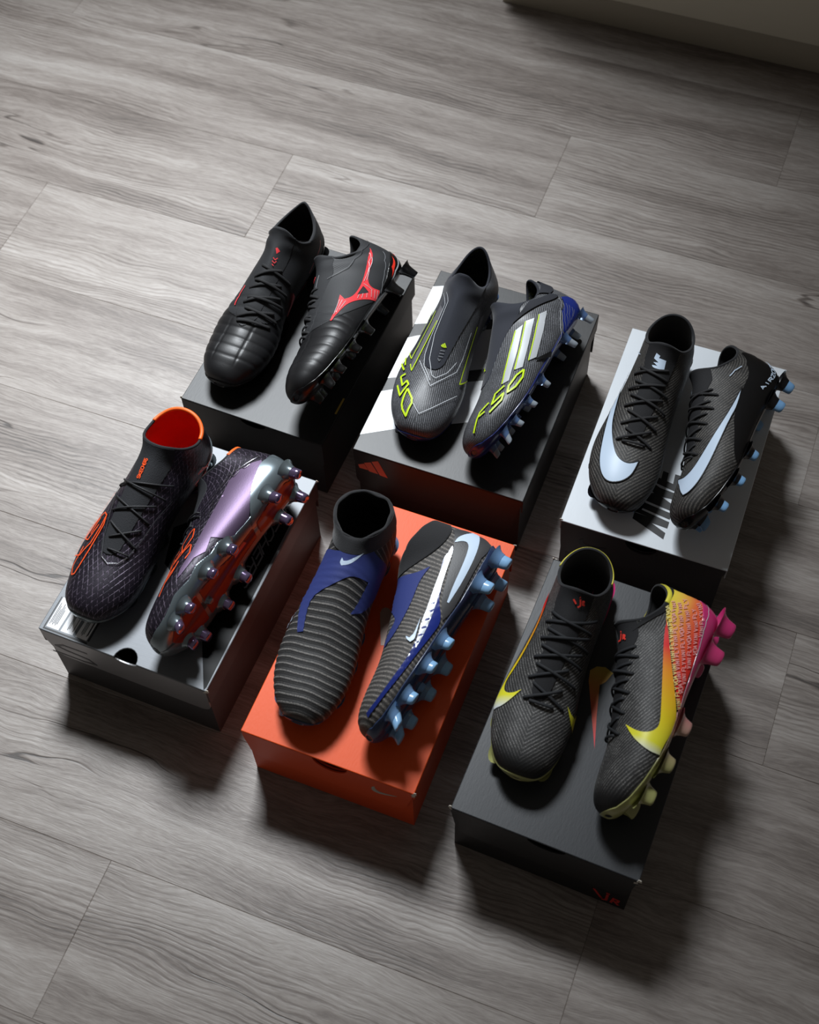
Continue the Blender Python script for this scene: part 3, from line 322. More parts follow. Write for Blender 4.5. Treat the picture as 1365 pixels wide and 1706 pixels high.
# ------------------------------------------------------------------ materials
def lin(c):
    return tuple(((v/255.)/12.92 if v/255. <= .04045 else ((v/255.+.055)/1.055)**2.4) for v in c) + (1.,)
_MATS = {}
class NT:
    """small helper to write node graphs"""
    def __init__(s, name):
        s.m = bpy.data.materials.new(name); s.m.use_nodes = True
        s.t = s.m.node_tree; s.b = s.t.nodes['Principled BSDF']; s._tc = None; s._sep = None
    def n(s, kind, **kw):
        nd = s.t.nodes.new(kind)
        for k, v in kw.items(): setattr(nd, k, v)
        return nd
    def l(s, a, b): s.t.links.new(a, b)
    def put(s, sock, v):
        if isinstance(v, (int, float)): sock.default_value = v
        elif isinstance(v, (tuple, list)): sock.default_value = v
        else: s.l(v, sock)
    def math(s, op, a, b=0.0, c=0.0):
        nd = s.n('ShaderNodeMath', operation=op); s.put(nd.inputs[0], a); s.put(nd.inputs[1], b); s.put(nd.inputs[2], c)
        return nd.outputs[0]
    def obj(s):
        if s._tc is None: s._tc = s.n('ShaderNodeTexCoord')
        return s._tc.outputs['Object']
    def xyz(s):
        if s._sep is None:
            s._sep = s.n('ShaderNodeSeparateXYZ'); s.l(s.obj(), s._sep.inputs[0])
        return s._sep.outputs
    def noise(s, scale, detail=2., rough=.5, vec=None, dist=0.):
        nd = s.n('ShaderNodeTexNoise'); nd.inputs['Scale'].default_value = scale; nd.inputs['Detail'].default_value = detail
        nd.inputs['Roughness'].default_value = rough; nd.inputs['Distortion'].default_value = dist
        s.l(vec if vec is not None else s.obj(), nd.inputs['Vector']); return nd.outputs[0]
    def ss(s, v, a, b, lo=0., hi=1.):
        nd = s.n('ShaderNodeMapRange', interpolation_type='SMOOTHSTEP'); s.put(nd.inputs[0], v)
        s.put(nd.inputs[1], a); s.put(nd.inputs[2], b); s.put(nd.inputs[3], lo); s.put(nd.inputs[4], hi); return nd.outputs[0]
    def mix(s, f, a, b):
        nd = s.n('ShaderNodeMix', data_type='RGBA'); s.put(nd.inputs[0], f); s.put(nd.inputs[6], a); s.put(nd.inputs[7], b); return nd.outputs[2]
    def ramp(s, f, stops):
        nd = s.n('ShaderNodeValToRGB'); s.put(nd.inputs[0], f); e = nd.color_ramp.elements
        while len(e) < len(stops): e.new(.5)
        for i, (p, c) in enumerate(stops): e[i].position = p; e[i].color = c
        return nd.outputs[0]
    def comb(s, x, y, z):
        nd = s.n('ShaderNodeCombineXYZ'); s.put(nd.inputs[0], x); s.put(nd.inputs[1], y); s.put(nd.inputs[2], z); return nd.outputs[0]
    def bump(s, h, strength=.3, dist=.001):
        nd = s.n('ShaderNodeBump'); nd.inputs['Strength'].default_value = strength; nd.inputs['Distance'].default_value = dist
        s.l(h, nd.inputs['Height']); s.l(nd.outputs[0], s.b.inputs['Normal'])
    def set(s, **kw):
        nm = dict(col='Base Color', rough='Roughness', metal='Metallic', spec='Specular IOR Level', coat='Coat Weight', coatr='Coat Roughness',
                  trans='Transmission Weight', ior='IOR', sheen='Sheen Weight', aniso='Anisotropic', sss='Subsurface Weight')
        for k, v in kw.items(): s.put(s.b.inputs[nm[k]], v)
        return s.m
def plain(name, rgb, rough=.5, grain=0., gscale=900., **kw):
    if name in _MATS: return _MATS[name]
    t = NT(name); t.set(col=lin(rgb), rough=rough, **kw)
    if grain: t.bump(t.noise(gscale, 2.), grain, .0006)
    _MATS[name] = t.m; return t.m
def chart(t):
    """(distance from the toe, distance around from the instep ridge) as laid out on every upper"""
    u = t.n('ShaderNodeUVMap', uv_map='chart'); s = t.n('ShaderNodeSeparateXYZ'); t.l(u.outputs[0], s.inputs[0]); return s.outputs[0], s.outputs[1]
def knit(name, c0, c1, period, kd, ks, duty=.5, brk=.5, warp=.0, rough=.6, bump=.4, soft=.18, dscale=900, fade=None, **kw):
    """woven stripes t = kd*d + ks*s on the boot's chart, broken into threads by noise"""
    t = NT(name); d, s = chart(t)
    v = t.math('ADD', t.math('MULTIPLY', d, kd), t.math('MULTIPLY', s, ks))
    if warp: v = t.math('ADD', v, t.math('MULTIPLY', t.math('SUBTRACT', t.noise(28., 2.), .5), warp))
    ph = t.math('FRACT', t.math('DIVIDE', v, period))
    tri = t.math('ABSOLUTE', t.math('SUBTRACT', t.math('MULTIPLY', ph, 2.), 1.))
    line = t.ss(tri, duty+soft, duty-soft)
    nz = t.noise(dscale, 2., .65); slow = t.ss(t.noise(55., 2.), .35, .65, .45, 1.)
    thread = t.math('MULTIPLY', t.ss(nz, .40, .66), slow)
    f = t.math('MULTIPLY', t.math('ADD', t.math('MULTIPLY', line, .8), .2), t.math('ADD', 1-brk, t.math('MULTIPLY', thread, brk)))
    if fade: f = t.math('MULTIPLY', f, t.ss(d, fade[0], fade[1]))
    t.set(col=t.mix(f, lin(c0), lin(c1)), rough=rough, **kw)
    t.bump(t.math('ADD', t.math('MULTIPLY', line, .5), t.math('MULTIPLY', nz, .6)), bump, .0005)
    return t.m
def grad(name, axis, stops, rough=.4, **kw):
    """print that fades along a direction of the boot's frame; axis=(kx,ky,kz,offset), stops in 0..1"""
    t = NT(name); x, y, z = t.xyz()
    v = t.math('ADD', t.math('ADD', t.math('MULTIPLY', x, axis[0]), t.math('MULTIPLY', y, axis[1])), t.math('MULTIPLY_ADD', z, axis[2], axis[3]))
    return t.set(col=t.ramp(v, [(p, lin(c)) for p, c in stops]), rough=rough, **kw)

# ------------------------------------------------------------------ mesh helpers
def mesh_obj(name, verts, faces, mat, parent=None, smooth=True, weld=0., recalc=False, auto=None):
    me = bpy.data.meshes.new(name)
    me.from_pydata([tuple(map(float, v)) for v in verts], [], [tuple(int(i) for i in f) for f in faces])
    if weld or recalc:
        bm = bmesh.new(); bm.from_mesh(me)
        if weld: bmesh.ops.remove_doubles(bm, verts=bm.verts, dist=weld)
        if recalc: bmesh.ops.recalc_face_normals(bm, faces=bm.faces)
        bm.to_mesh(me); bm.free()
    me.materials.append(mat)
    if smooth: me.shade_smooth()
    if auto is not None:
        bm = bmesh.new(); bm.from_mesh(me)
        for e in bm.edges:
            if len(e.link_faces) == 2 and e.calc_face_angle(0) > auto: e.smooth = False
        bm.to_mesh(me); bm.free()
    me.update()
    o = bpy.data.objects.new(name, me); COLL.objects.link(o)
    if parent is not None: o.parent = parent
    return o
def empty(name, loc, label, cat, group=None):
    o = bpy.data.objects.new(name, None); COLL.objects.link(o); o.empty_display_size = .05
    o.location = loc; o['label'] = label; o['category'] = cat
    if group: o['group'] = group
    return o
class MB:
    """collects pieces, then links them as one mesh object"""
    def __init__(s): s.v = []; s.f = []
    def add(s, v, f):
        k = len(s.v); s.v += [tuple(p) for p in v]; s.f += [tuple(i+k for i in q) for q in f]
    def box(s, x0, x1, y0, y1, z0, z1):
        s.add([(x0,y0,z0),(x1,y0,z0),(x1,y1,z0),(x0,y1,z0),(x0,y0,z1),(x1,y0,z1),(x1,y1,z1),(x0,y1,z1)],
              [(3,2,1,0),(4,5,6,7),(0,1,5,4),(1,2,6,5),(2,3,7,6),(3,0,4,7)])
    def prism(s, poly, frame, th):
        """extrude a 2D outline; frame=(origin, ex, ey), thickness along ex x ey"""
        o, ex, ey = [np.array(a, float) for a in frame]; n = np.cross(ex, ey)
        a = [o+ex*p[0]+ey*p[1] for p in poly]; b = [p+n*th for p in a]; k = len(a)
        s.add(a+b, [tuple(range(k))[::-1], tuple(range(k, 2*k))]+[(i, (i+1) % k, (i+1) % k+k, i+k) for i in range(k)])
    def build(s, name, mat, parent=None, bevel=0., **kw):
        o = mesh_obj(name, s.v, s.f, mat, parent, recalc=True, **kw)
        if bevel:
            m = o.modifiers.new('bevel', 'BEVEL'); m.width = bevel; m.segments = 2; m.limit_method = 'ANGLE'; m.angle_limit = .6
        return o

# ------------------------------------------------------------------ decals on a boot's surface (all in the boot's own u, angle chart)
def resample(P, step):
    P = np.asarray(P, float); out = [P[0]]
    for a, b in zip(P[:-1], P[1:]):
        d = np.hypot((b[0]-a[0])*.021, (b[1]-a[1])*.04); k = max(1, int(math.ceil(d/step)))
        for i in range(1, k+1): out.append(a+(b-a)*i/k)
    return np.array(out)
def smooth_path(P, n=2, closed=False):
    P = np.asarray(P, float)
    for _ in range(n):
        Q = []
        m = len(P)
        if not closed: Q.append(P[0])
        for i in range(m if closed else m-1):
            a, b = P[i], P[(i+1) % m]
            Q += [a*.75+b*.25, a*.25+b*.75]
        if not closed: Q.append(P[-1])
        P = np.array(Q)
    return P
def fill_uv(B, loops, off, res=.0026):
    """triangulate a printed shape (outline plus holes) on the boot surface"""
    SX, SY = .021, .04
    pts, edges, L2 = [], [], []
    for lp in loops:
        q = resample(np.vstack([lp, lp[:1]]), res)[:-1]; k = len(pts)
        pts += [Vector((a*SX, b*SY)) for a, b in q]; edges += [(k+i, k+(i+1) % len(q)) for i in range(len(q))]; L2.append(q*np.array([SX, SY]))
    A = np.vstack(L2); lo, hi = A.min(0), A.max(0)
    gx = np.arange(lo[0], hi[0], res); gy = np.arange(lo[1], hi[1], res)
    if len(gx)*len(gy) < 30000:
        for i, a in enumerate(gx):
            for b in gy: pts.append(Vector((a+.31*res, b+(.5*res if i % 2 else 0)+.17*res)))
    V, E_, F, *_r = delaunay_2d_cdt(pts, edges, [], 0, 1e-7, False)
    V = np.array([(p[0], p[1]) for p in V]); keep = []
    C = np.array([V[list(f)].mean(0) for f in F]); ins = np.zeros(len(F), bool)
    for q in L2:
        x0, y0 = q[:, 0], q[:, 1]; x1, y1 = np.roll(x0, -1), np.roll(y0, -1)
        for a, b, c, d in zip(x0, y0, x1, y1):
            if b == d: continue
            m = ((b > C[:, 1]) != (d > C[:, 1])) & (C[:, 0] < (c-a)*(C[:, 1]-b)/(d-b)+a)
            ins ^= m
    F = [f for f, k in zip(F, ins) if k]
    P = B.S(V[:, 0]/SX, V[:, 1]/SY, off)
    return P, F
def line_uv(B, path, w, off, step=.0016, closed=False, taper=False):
    """flat stroke of width w along a path on the boot surface"""
    P = np.asarray(path, float)
    if closed: P = np.vstack([P, P[:1]])
    q = resample(P, step); p = B.S(q[:, 0], q[:, 1], off); n = B.N(q[:, 0], q[:, 1])
    t = np.gradient(p, axis=0); s = np.cross(n, t); s /= np.maximum(np.linalg.norm(s, axis=1, keepdims=True), 1e-9)
    ww = np.full(len(q), w/2.)
    if taper: ww *= np.clip(np.minimum(np.arange(len(q)), np.arange(len(q))[::-1])/6., .15, 1)
    a, b = p+s*ww[:, None], p-s*ww[:, None]; m = len(q)
    return np.vstack([a, p+n*.0001, b]), [(i, i+1, m+i+1, m+i) for i in range(m-1)]+[(m+i, m+i+1, 2*m+i+1, 2*m+i) for i in range(m-1)]
def tube(P, N, rw, rh, k=8, closed=False):
    """sweep an ellipse (rw across, rh along N)"""
    P = np.asarray(P, float); N = np.asarray(N, float)
    t = np.gradient(P, axis=0) if not closed else np.roll(P, -1, 0)-np.roll(P, 1, 0)
    s = np.cross(N, t); s /= np.maximum(np.linalg.norm(s, axis=1, keepdims=True), 1e-9)
    n = np.cross(t, s); n /= np.maximum(np.linalg.norm(n, axis=1, keepdims=True), 1e-9)
    a = np.arange(k)*2*np.pi/k; m = len(P)
    V = (P[:, None]+s[:, None]*(np.cos(a)*rw)[None, :, None]+n[:, None]*(np.sin(a)*rh)[None, :, None]).reshape(-1, 3)
    F = []
    for i in range(m if closed else m-1):
        j = (i+1) % m
        F += [(i*k+q, i*k+(q+1) % k, j*k+(q+1) % k, j*k+q) for q in range(k)]
    if not closed: F += [tuple(range(k))[::-1], tuple(range((m-1)*k, m*k))]
    return V, F
FONT = {  # stroke letters in a unit box
 'A': [[(0,0),(.5,1),(1,0)],[(.2,.36),(.8,.36)]], 'C': [[(1,.85),(.8,1),(.2,1),(0,.8),(0,.2),(.2,0),(.8,0),(1,.15)]],
 'E': [[(1,1),(0,1),(0,0),(1,0)],[(0,.5),(.85,.5)]], 'F': [[(1,1),(0,1),(0,0)],[(0,.5),(.8,.5)]], 'H': [[(0,0),(0,1)],[(1,0),(1,1)],[(0,.5),(1,.5)]],
 'I': [[(.5,0),(.5,1)]], 'J': [[(.8,1),(.8,.2),(.5,0),(.1,.15)]], 'K': [[(0,0),(0,1)],[(1,1),(0,.42),(1,0)]], 'L': [[(0,1),(0,0),(1,0)]],
 'M': [[(0,0),(0,1),(.5,.35),(1,1),(1,0)]], 'N': [[(0,0),(0,1),(1,0),(1,1)]], 'O': [[(.2,0),(0,.2),(0,.8),(.2,1),(.8,1),(1,.8),(1,.2),(.8,0),(.2,0)]],
 'R': [[(0,0),(0,1),(.8,1),(1,.85),(1,.6),(.8,.48),(0,.48)],[(.5,.48),(1,0)]], 'S': [[(1,.88),(.8,1),(.2,1),(0,.85),(0,.65),(.2,.52),(.8,.48),(1,.35),(1,.15),(.8,0),(.2,0),(0,.12)]],
 'V': [[(0,1),(.5,0),(1,1)]], 'W': [[(0,1),(.25,0),(.5,.8),(.75,0),(1,1)]], 'Y': [[(0,1),(.5,.5),(1,1)],[(.5,.5),(.5,0)]], 'Z': [[(0,1),(1,1),(0,0),(1,0)]],
}
def text_strokes(txt, gap=.26, aspect=.7):
    """list of polylines in the unit square for a word"""
    out = []; n = len(txt); adv = 1+gap; tot = n*adv-gap
    for i, ch in enumerate(txt):
        for pl in FONT.get(ch, []): out.append(np.array([((i*adv+x)/tot, y) for x, y in pl]))
    return out
def bilin(c, P):
    c = np.asarray(c, float); x = P[:, 0:1]; y = P[:, 1:2]
    return c[0]*(1-x)*(1-y)+c[1]*x*(1-y)+c[2]*x*y+c[3]*(1-x)*y

# ------------------------------------------------------------------ boots
def clip_patch(B, U, F, field, off, skirt=True):
    """part of the boot surface where field > 0 (outline cut exactly), lifted by off, with a turned-in edge"""
    UU, FF = np.meshgrid(U, F, indexing='ij'); P = B.S(UU, FF); g = field(UU, FF, P)
    nu, nf = g.shape; uv = []; key = {}; faces = []
    def vid(k, u, f):
        if k not in key: key[k] = len(uv); uv.append((u, f))
        return key[k]
    pos = g > 0
    for i in range(nu-1):
        r = pos[i, :-1].astype(int)+pos[i+1, :-1]+pos[i, 1:]+pos[i+1, 1:]
        for j in np.nonzero(r)[0]:
            cs = [(i, j), (i+1, j), (i+1, j+1), (i, j+1)]
            if r[j] == 4: faces.append([vid(c, U[c[0]], F[c[1]]) for c in cs]); continue
            poly = []
            for a, b in zip(cs, cs[1:]+cs[:1]):
                ga, gb = g[a], g[b]
                if ga > 0: poly.append(vid(a, U[a[0]], F[a[1]]))
                if (ga > 0) != (gb > 0):
                    s = ga/(ga-gb); k = (min(a, b), max(a, b))
                    poly.append(vid(k, U[a[0]]+s*(U[b[0]]-U[a[0]]), F[a[1]]+s*(F[b[1]]-F[a[1]])))
            if len(poly) > 2: faces.append(poly)
    q = np.array(uv); V = B.S(q[:, 0], q[:, 1], off)
    V = list(V)
    if skirt:
        cnt = {}
        for f in faces:
            for a, b in zip(f, f[1:]+f[:1]): cnt[(a, b)] = 1
        bd = [(a, b) for (a, b) in cnt if (b, a) not in cnt]
        low = {}
        W = B.S(q[:, 0], q[:, 1], -.0006)
        for a, b in bd:
            for c in (a, b):
                if c not in low: low[c] = len(V); V.append(W[c])
            faces.append([b, a, low[a], low[b]])
    return V, faces
def zsole(B, x):
    st = B.st; o = np.argsort(st[:10, 2]); return np.interp(np.asarray(x)/B.k, st[:10, 2][o], st[:10, 3][o])*B.k
def make_boot(key, side, C):
    """one boot: parts under an Empty; C = its configuration"""
    pz = POSES[key]; k = pz['scale']; lat = -1 if side == 'left' else 1
    B = Boot(lat, GEO[key][0], GEO[key][1], k, C.get('disp_'+side, C.get('disp')))
    root = empty('football_boot', (0, 0, 0), C['label_'+side], 'boot')
    if side == 'left':
        x, y, z, yaw = pz['left']; root.rotation_euler = (0, 0, yaw); root.location = (x, y, z)
    else:
        x, y, z, yaw, roll, pitch = pz['right']
        R = rotz(yaw)@roty(pitch)@rotx(roll); M = Matrix([list(r) for r in R]).to_4x4(); M.translation = Vector((x, y, z)); root.matrix_world = M
    n = B.n
    # upper
    nu, nf = C.get('res', (150, 144))
    U = np.linspace(0, n-1, nu); F = np.linspace(-np.pi, np.pi, nf+1)
    UU, FF = np.meshgrid(U, F[:-1], indexing='ij'); P = B.S(UU, FF)
    V = list(P.reshape(-1, 3)); fc = []
    idx = lambda i, j: i*nf+(j % nf)
    for i in range(nu-1):
        fc += [(idx(i, j), idx(i+1, j), idx(i+1, j+1), idx(i, j+1)) for j in range(nf)]
    V.append(P[0].mean(0)+np.array([.0012*k, 0, 0])); c = len(V)-1
    fc += [(c, idx(0, j), idx(0, j+1)) for j in range(nf)]
    if lat > 0: fc = [f[::-1] for f in fc]
    up = mesh_obj('upper', V, fc, C.get('m_upper_'+side, C['m_upper']), root)
    sl = np.linalg.norm(np.diff(B.raw(U[:, None], np.array([[1.2, -1.2]])).mean(1), axis=0), axis=1); dist = np.r_[0, np.cumsum(sl)]
    h = nf//2; ring = np.concatenate([P, P[:, :1]], 1); seg = np.linalg.norm(np.diff(ring, axis=1), axis=2); cs = np.concatenate([np.zeros((nu, 1)), np.cumsum(seg, 1)], 1)
    sa = np.abs(cs-cs[:, h:h+1])[:, :-1]
    uvv = np.vstack([np.stack([np.repeat(dist[:, None], nf, 1), sa], -1).reshape(-1, 2), [[0, 0]]])
    lay = up.data.uv_layers.new(name='chart'); vi = np.empty(len(up.data.loops), int); up.data.loops.foreach_get('vertex_index', vi)
    lay.data.foreach_set('uv', uvv[vi].astype(np.float32).ravel())
    # lining: the inside of the boot down to the insole
    U2 = np.linspace(4.5, n-1.02, 60); F2 = np.linspace(-np.pi, np.pi, 73); UU, FF = np.meshgrid(U2, F2[:-1], indexing='ij')
    Pi = B.raw(UU, FF)-B.N(UU, FF)*.0026; m = 72; fc = []
    for i in range(59): fc += [(i*m+j, i*m+(j+1) % m, (i+1)*m+(j+1) % m, (i+1)*m+j) for j in range(m)]
    mesh_obj('lining', Pi.reshape(-1, 3), fc, C['m_lining'], root)
    # padded collar edge
    fr = np.linspace(-np.pi, np.pi, 121)[:-1]; ue = np.full_like(fr, n-1.)
    pr = B.raw(ue, fr)-B.N(ue, fr)*.0014; nr = B.N(ue, fr)
    wob = C.get('wob', 0.)
    if wob: pr = pr+nr*(wob*(np.sin(fr*5+1)+.7*np.sin(fr*9)))[:, None]+np.array([0, 0, 1])*(wob*1.2*np.sin(fr*7+.5))[:, None]
    V, fc = tube(pr, nr, C.get('collar_h', .0019), .0019, 10, closed=True)
    mesh_obj('collar', V, fc, C['m_collar'], root)
    if C.get('band'):   # bright edge that shows just outside the collar
        ft = np.radians(np.linspace(95, 268, 70)); uu = np.full_like(ft, n-1.12); nn = B.N(uu, ft)
        V, fc = tube(B.raw(uu, ft)+nn*.0004, nn, .0034, .0012, 8); mesh_obj('heel_band', V, fc, C['band'], root)
    if C.get('trim'):   # coloured binding over the back of the collar
        ft = np.radians(np.linspace(100, 262, 60)); uu = np.full_like(ft, n-1.); nn = B.N(uu, ft)
        V, fc = tube(B.raw(uu, ft)-nn*.0016+np.array([0, 0, .0006]), nn, .0026, .0025, 10); mesh_obj('collar_trim', V, fc, C['trim'], root)
    if C.get('sock'):   # knitted ankle sock: short outer sleeve just under the rim
        V, fc = clip_patch(B, np.linspace(9.0, n-1, 50), np.linspace(-np.pi, np.pi, 97), C['sock'], .0012); mesh_obj('sock', V, fc, C['m_collar'], root, weld=1e-6, recalc=True)
    # outsole
    hx = np.array(C.get('sole_h', [(0, .010), (.03, .008), (.1, .005), (.2, .0055), (.26, .007), (.29, .010)]))
    def fld(u, f, p): return zsole(B, p[..., 0])+np.interp(p[..., 0], hx[:, 0], hx[:, 1])-p[..., 2]
    V, fc = clip_patch(B, np.linspace(0, 12, 120), np.linspace(-np.pi, np.pi, 181), fld, .0016)
    mesh_obj('outsole', V, fc, C['m_sole'], root, weld=1e-6, recalc=True)
    if C.get('m_plate'):   # coloured insert on the underside
        def pf(u, f, p):
            x = p[..., 0]/k; w = np.interp(x, [.012, .03, .07, .10, .14, .17, .22, .262, .272], [0, .013, .014, .009, .010, .020, .026, .014, 0])
            gap = np.minimum(np.abs(x-.098)-.004, np.abs(x-.213)-.003)
            return np.where(np.abs(f) > 2, np.minimum(w-np.abs(p[..., 1]/k), gap), -1)
        V, fc = clip_patch(B, np.linspace(0, 10, 110), np.linspace(-np.pi, np.pi, 181), pf, .0021)
        mesh_obj('sole_insert', V, fc, C['m_plate'], root, weld=1e-6, recalc=True)
    # studs
    S0 = dict(pz['studs']); S = dict(S0)
    for a in ('f1', 'f2', 'f3'): S['m'+a[1]] = [S0[a][0]+.002, -S0[a][1]+.003]
    if 'f4' in S0 and S0['f4'][1] > 0: S['m4'] = [S0['f4'][0]-.004, -.021]
    S['mid'] = [.206, 0.0]
    for nm, (sx, sy) in S.items():
        sx, sy = sx*k, sy*k*lat; zb = float(zsole(B, sx))+(.0045 if nm[0] == 'h' else .001); heel = nm[0] == 'h'
        lx = np.clip(sx, .018*k, .252*k); sm = C.get('stud_r', 1.)*(.62 if nm == 'mid' else 1.); wmax = max(float(np.interp(lx/k, BASE[:11, 2][::-1], BASE[:11, 4][::-1]))*k-.0045-.0072*sm, .003)
        ycen = float(np.interp(lx/k, BASE[:11, 2][::-1], BASE[:11, 8][::-1]))*k*lat
        by = float(np.clip(sy, ycen-wmax, ycen+wmax)); lean = (sx-lx)-(.002 if heel else .001); leany = float(np.clip(sy-by, -.0035, .0035))*(1. if side == 'right' else 0.); sx, sy = lx, by
        sm = C.get('stud_r', 1.)*(.62 if nm == 'mid' else 1.); zt = .006 if nm == 'mid' else 0.
        rows = [(0, 1.9), (.12, 1.5), (.30, 1.15), (.5, .98), (.78, .86), (.94, .79), (1., .64)]
        el = C.get('blade', 1.25); ns = 20; a = np.arange(ns)*2*np.pi/ns
        yawS = .25*np.sign(sy)*lat*lat*(1 if not heel else -.4)
        def ring(t, r):
            z = zb+(zt-zb)*t; ex = .0052*sm*r*el*k; ey = .0052*sm*r*k
            px, py = ex*np.cos(a), ey*np.sin(a)
            return np.stack([sx+lean*t+px*math.cos(yawS)-py*math.sin(yawS), sy+leany*t+px*math.sin(yawS)+py*math.cos(yawS), np.full(ns, z)], 1)
        def stack(rs):
            V = np.vstack([ring(t, r) for t, r in rs]); q = len(rs)
            fc = [(i*ns+j, i*ns+(j+1) % ns, (i+1)*ns+(j+1) % ns, (i+1)*ns+j) for i in range(q-1) for j in range(ns)]
            V = list(V)+[V[-ns:].mean(0)]; fc += [((q-1)*ns+j, (q-1)*ns+(j+1) % ns, len(V)-1) for j in range(ns)]
            return V, fc
        tip = C.get('m_tip') is not None and nm != 'mid'
        V, fc = stack([r for r in rows if r[0] <= .55] if tip else rows)
        so = mesh_obj('stud', V, fc, C['m_stud'], root, recalc=True, auto=.9)
        if tip:
            V, fc = stack([(.5, .925)]+rows[4:]); mesh_obj('stud_tip', V, fc, C['m_tip'], so, recalc=True, auto=.9)
    if C.get('panel'):   # knitted midfoot and heel over the leather
        V, fc = clip_patch(B, np.linspace(4.2, n-1.05, 130), np.linspace(-np.pi, np.pi, 145), C['panel'][0], .0005); mesh_obj('midfoot_panel', V, fc, C['panel'][1], root, weld=1e-6, recalc=True)
    # tongue / throat
    if C.get('tongue'):
        w0, w1, u0 = C['tongue']
        def tf(u, f, p):
            w = w0+(w1-w0)*np.clip((u-u0)/5, 0, 1); d = np.clip((u0+.55-u)/.55, 0, 1)
            q = B.ev(u); y = p[..., 1]*lat/k-(q[..., 8]+q[..., 9])
            return np.where(np.abs(f) < 1.5, w*np.sqrt(np.clip(1-d*d, 0, 1))-np.abs(y), -1)
        V, fc = clip_patch(B, np.linspace(u0, n-1, 110), np.linspace(-1.6, 1.6, 121), tf, .0009)
        mesh_obj('tongue', V, fc, C['m_tongue'], root, recalc=True)
        if C.get('throat_line'):
            pass
    # laces
    if C.get('laces'):
        lw = C['laces']; mb = MB()
        for i, ((ua, fa), (ub, fb)) in enumerate(LACES[key]):
            t = np.linspace(0, 1, 24); bar = abs(ub-ua) < .28
            u = ua+(ub-ua)*t; f = (fa+(fb-fa)*t)
            h = .0012+(.0030 if bar else .0012+.0006*(i % 3))*np.sin(np.pi*t)**.55; h[0] = h[-1] = -.0014
            p = B.S(u, f)+B.N(u, f)*h[:, None]; mb.add(*tube(p, B.N(u, f), lw, .00115, 8))
        mb.build('laces', C['m_lace'], root)
    # printed and bonded pieces
    DD = DECALS.get(key+side[0], [])
    merged = {}
    for d in DD:
        nm, mk, kind, data = d[0], d[1], d[2], d[3]
        off = d[5] if len(d) > 5 else .0007
        mb = merged.setdefault((nm, mk, len(merged) if 'fill' in kind else -1), MB())
        if kind == 'fill': mb.add(*fill_uv(B, [np.array(l) for l in data], off))
        elif kind == 'line': mb.add(*line_uv(B, np.array(data), d[4], off))
        elif kind == 'sline': mb.add(*line_uv(B, smooth_path(data), d[4], off))
        elif kind == 'sfill': mb.add(*fill_uv(B, [smooth_path(l, 2, True) for l in data], off))
        elif kind == 'text':
            for pl in text_strokes(d[6]): mb.add(*line_uv(B, bilin(data, pl), d[4], off))
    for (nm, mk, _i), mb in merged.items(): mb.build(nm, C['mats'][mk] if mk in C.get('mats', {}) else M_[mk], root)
    bpy.context.view_layer.update()
    zmin = min((o.matrix_world@v.co).z for o in root.children_recursive if o.type == 'MESH' for v in o.data.vertices)
    root.location.z += pz['box'][5]-zmin+.0009
    return root

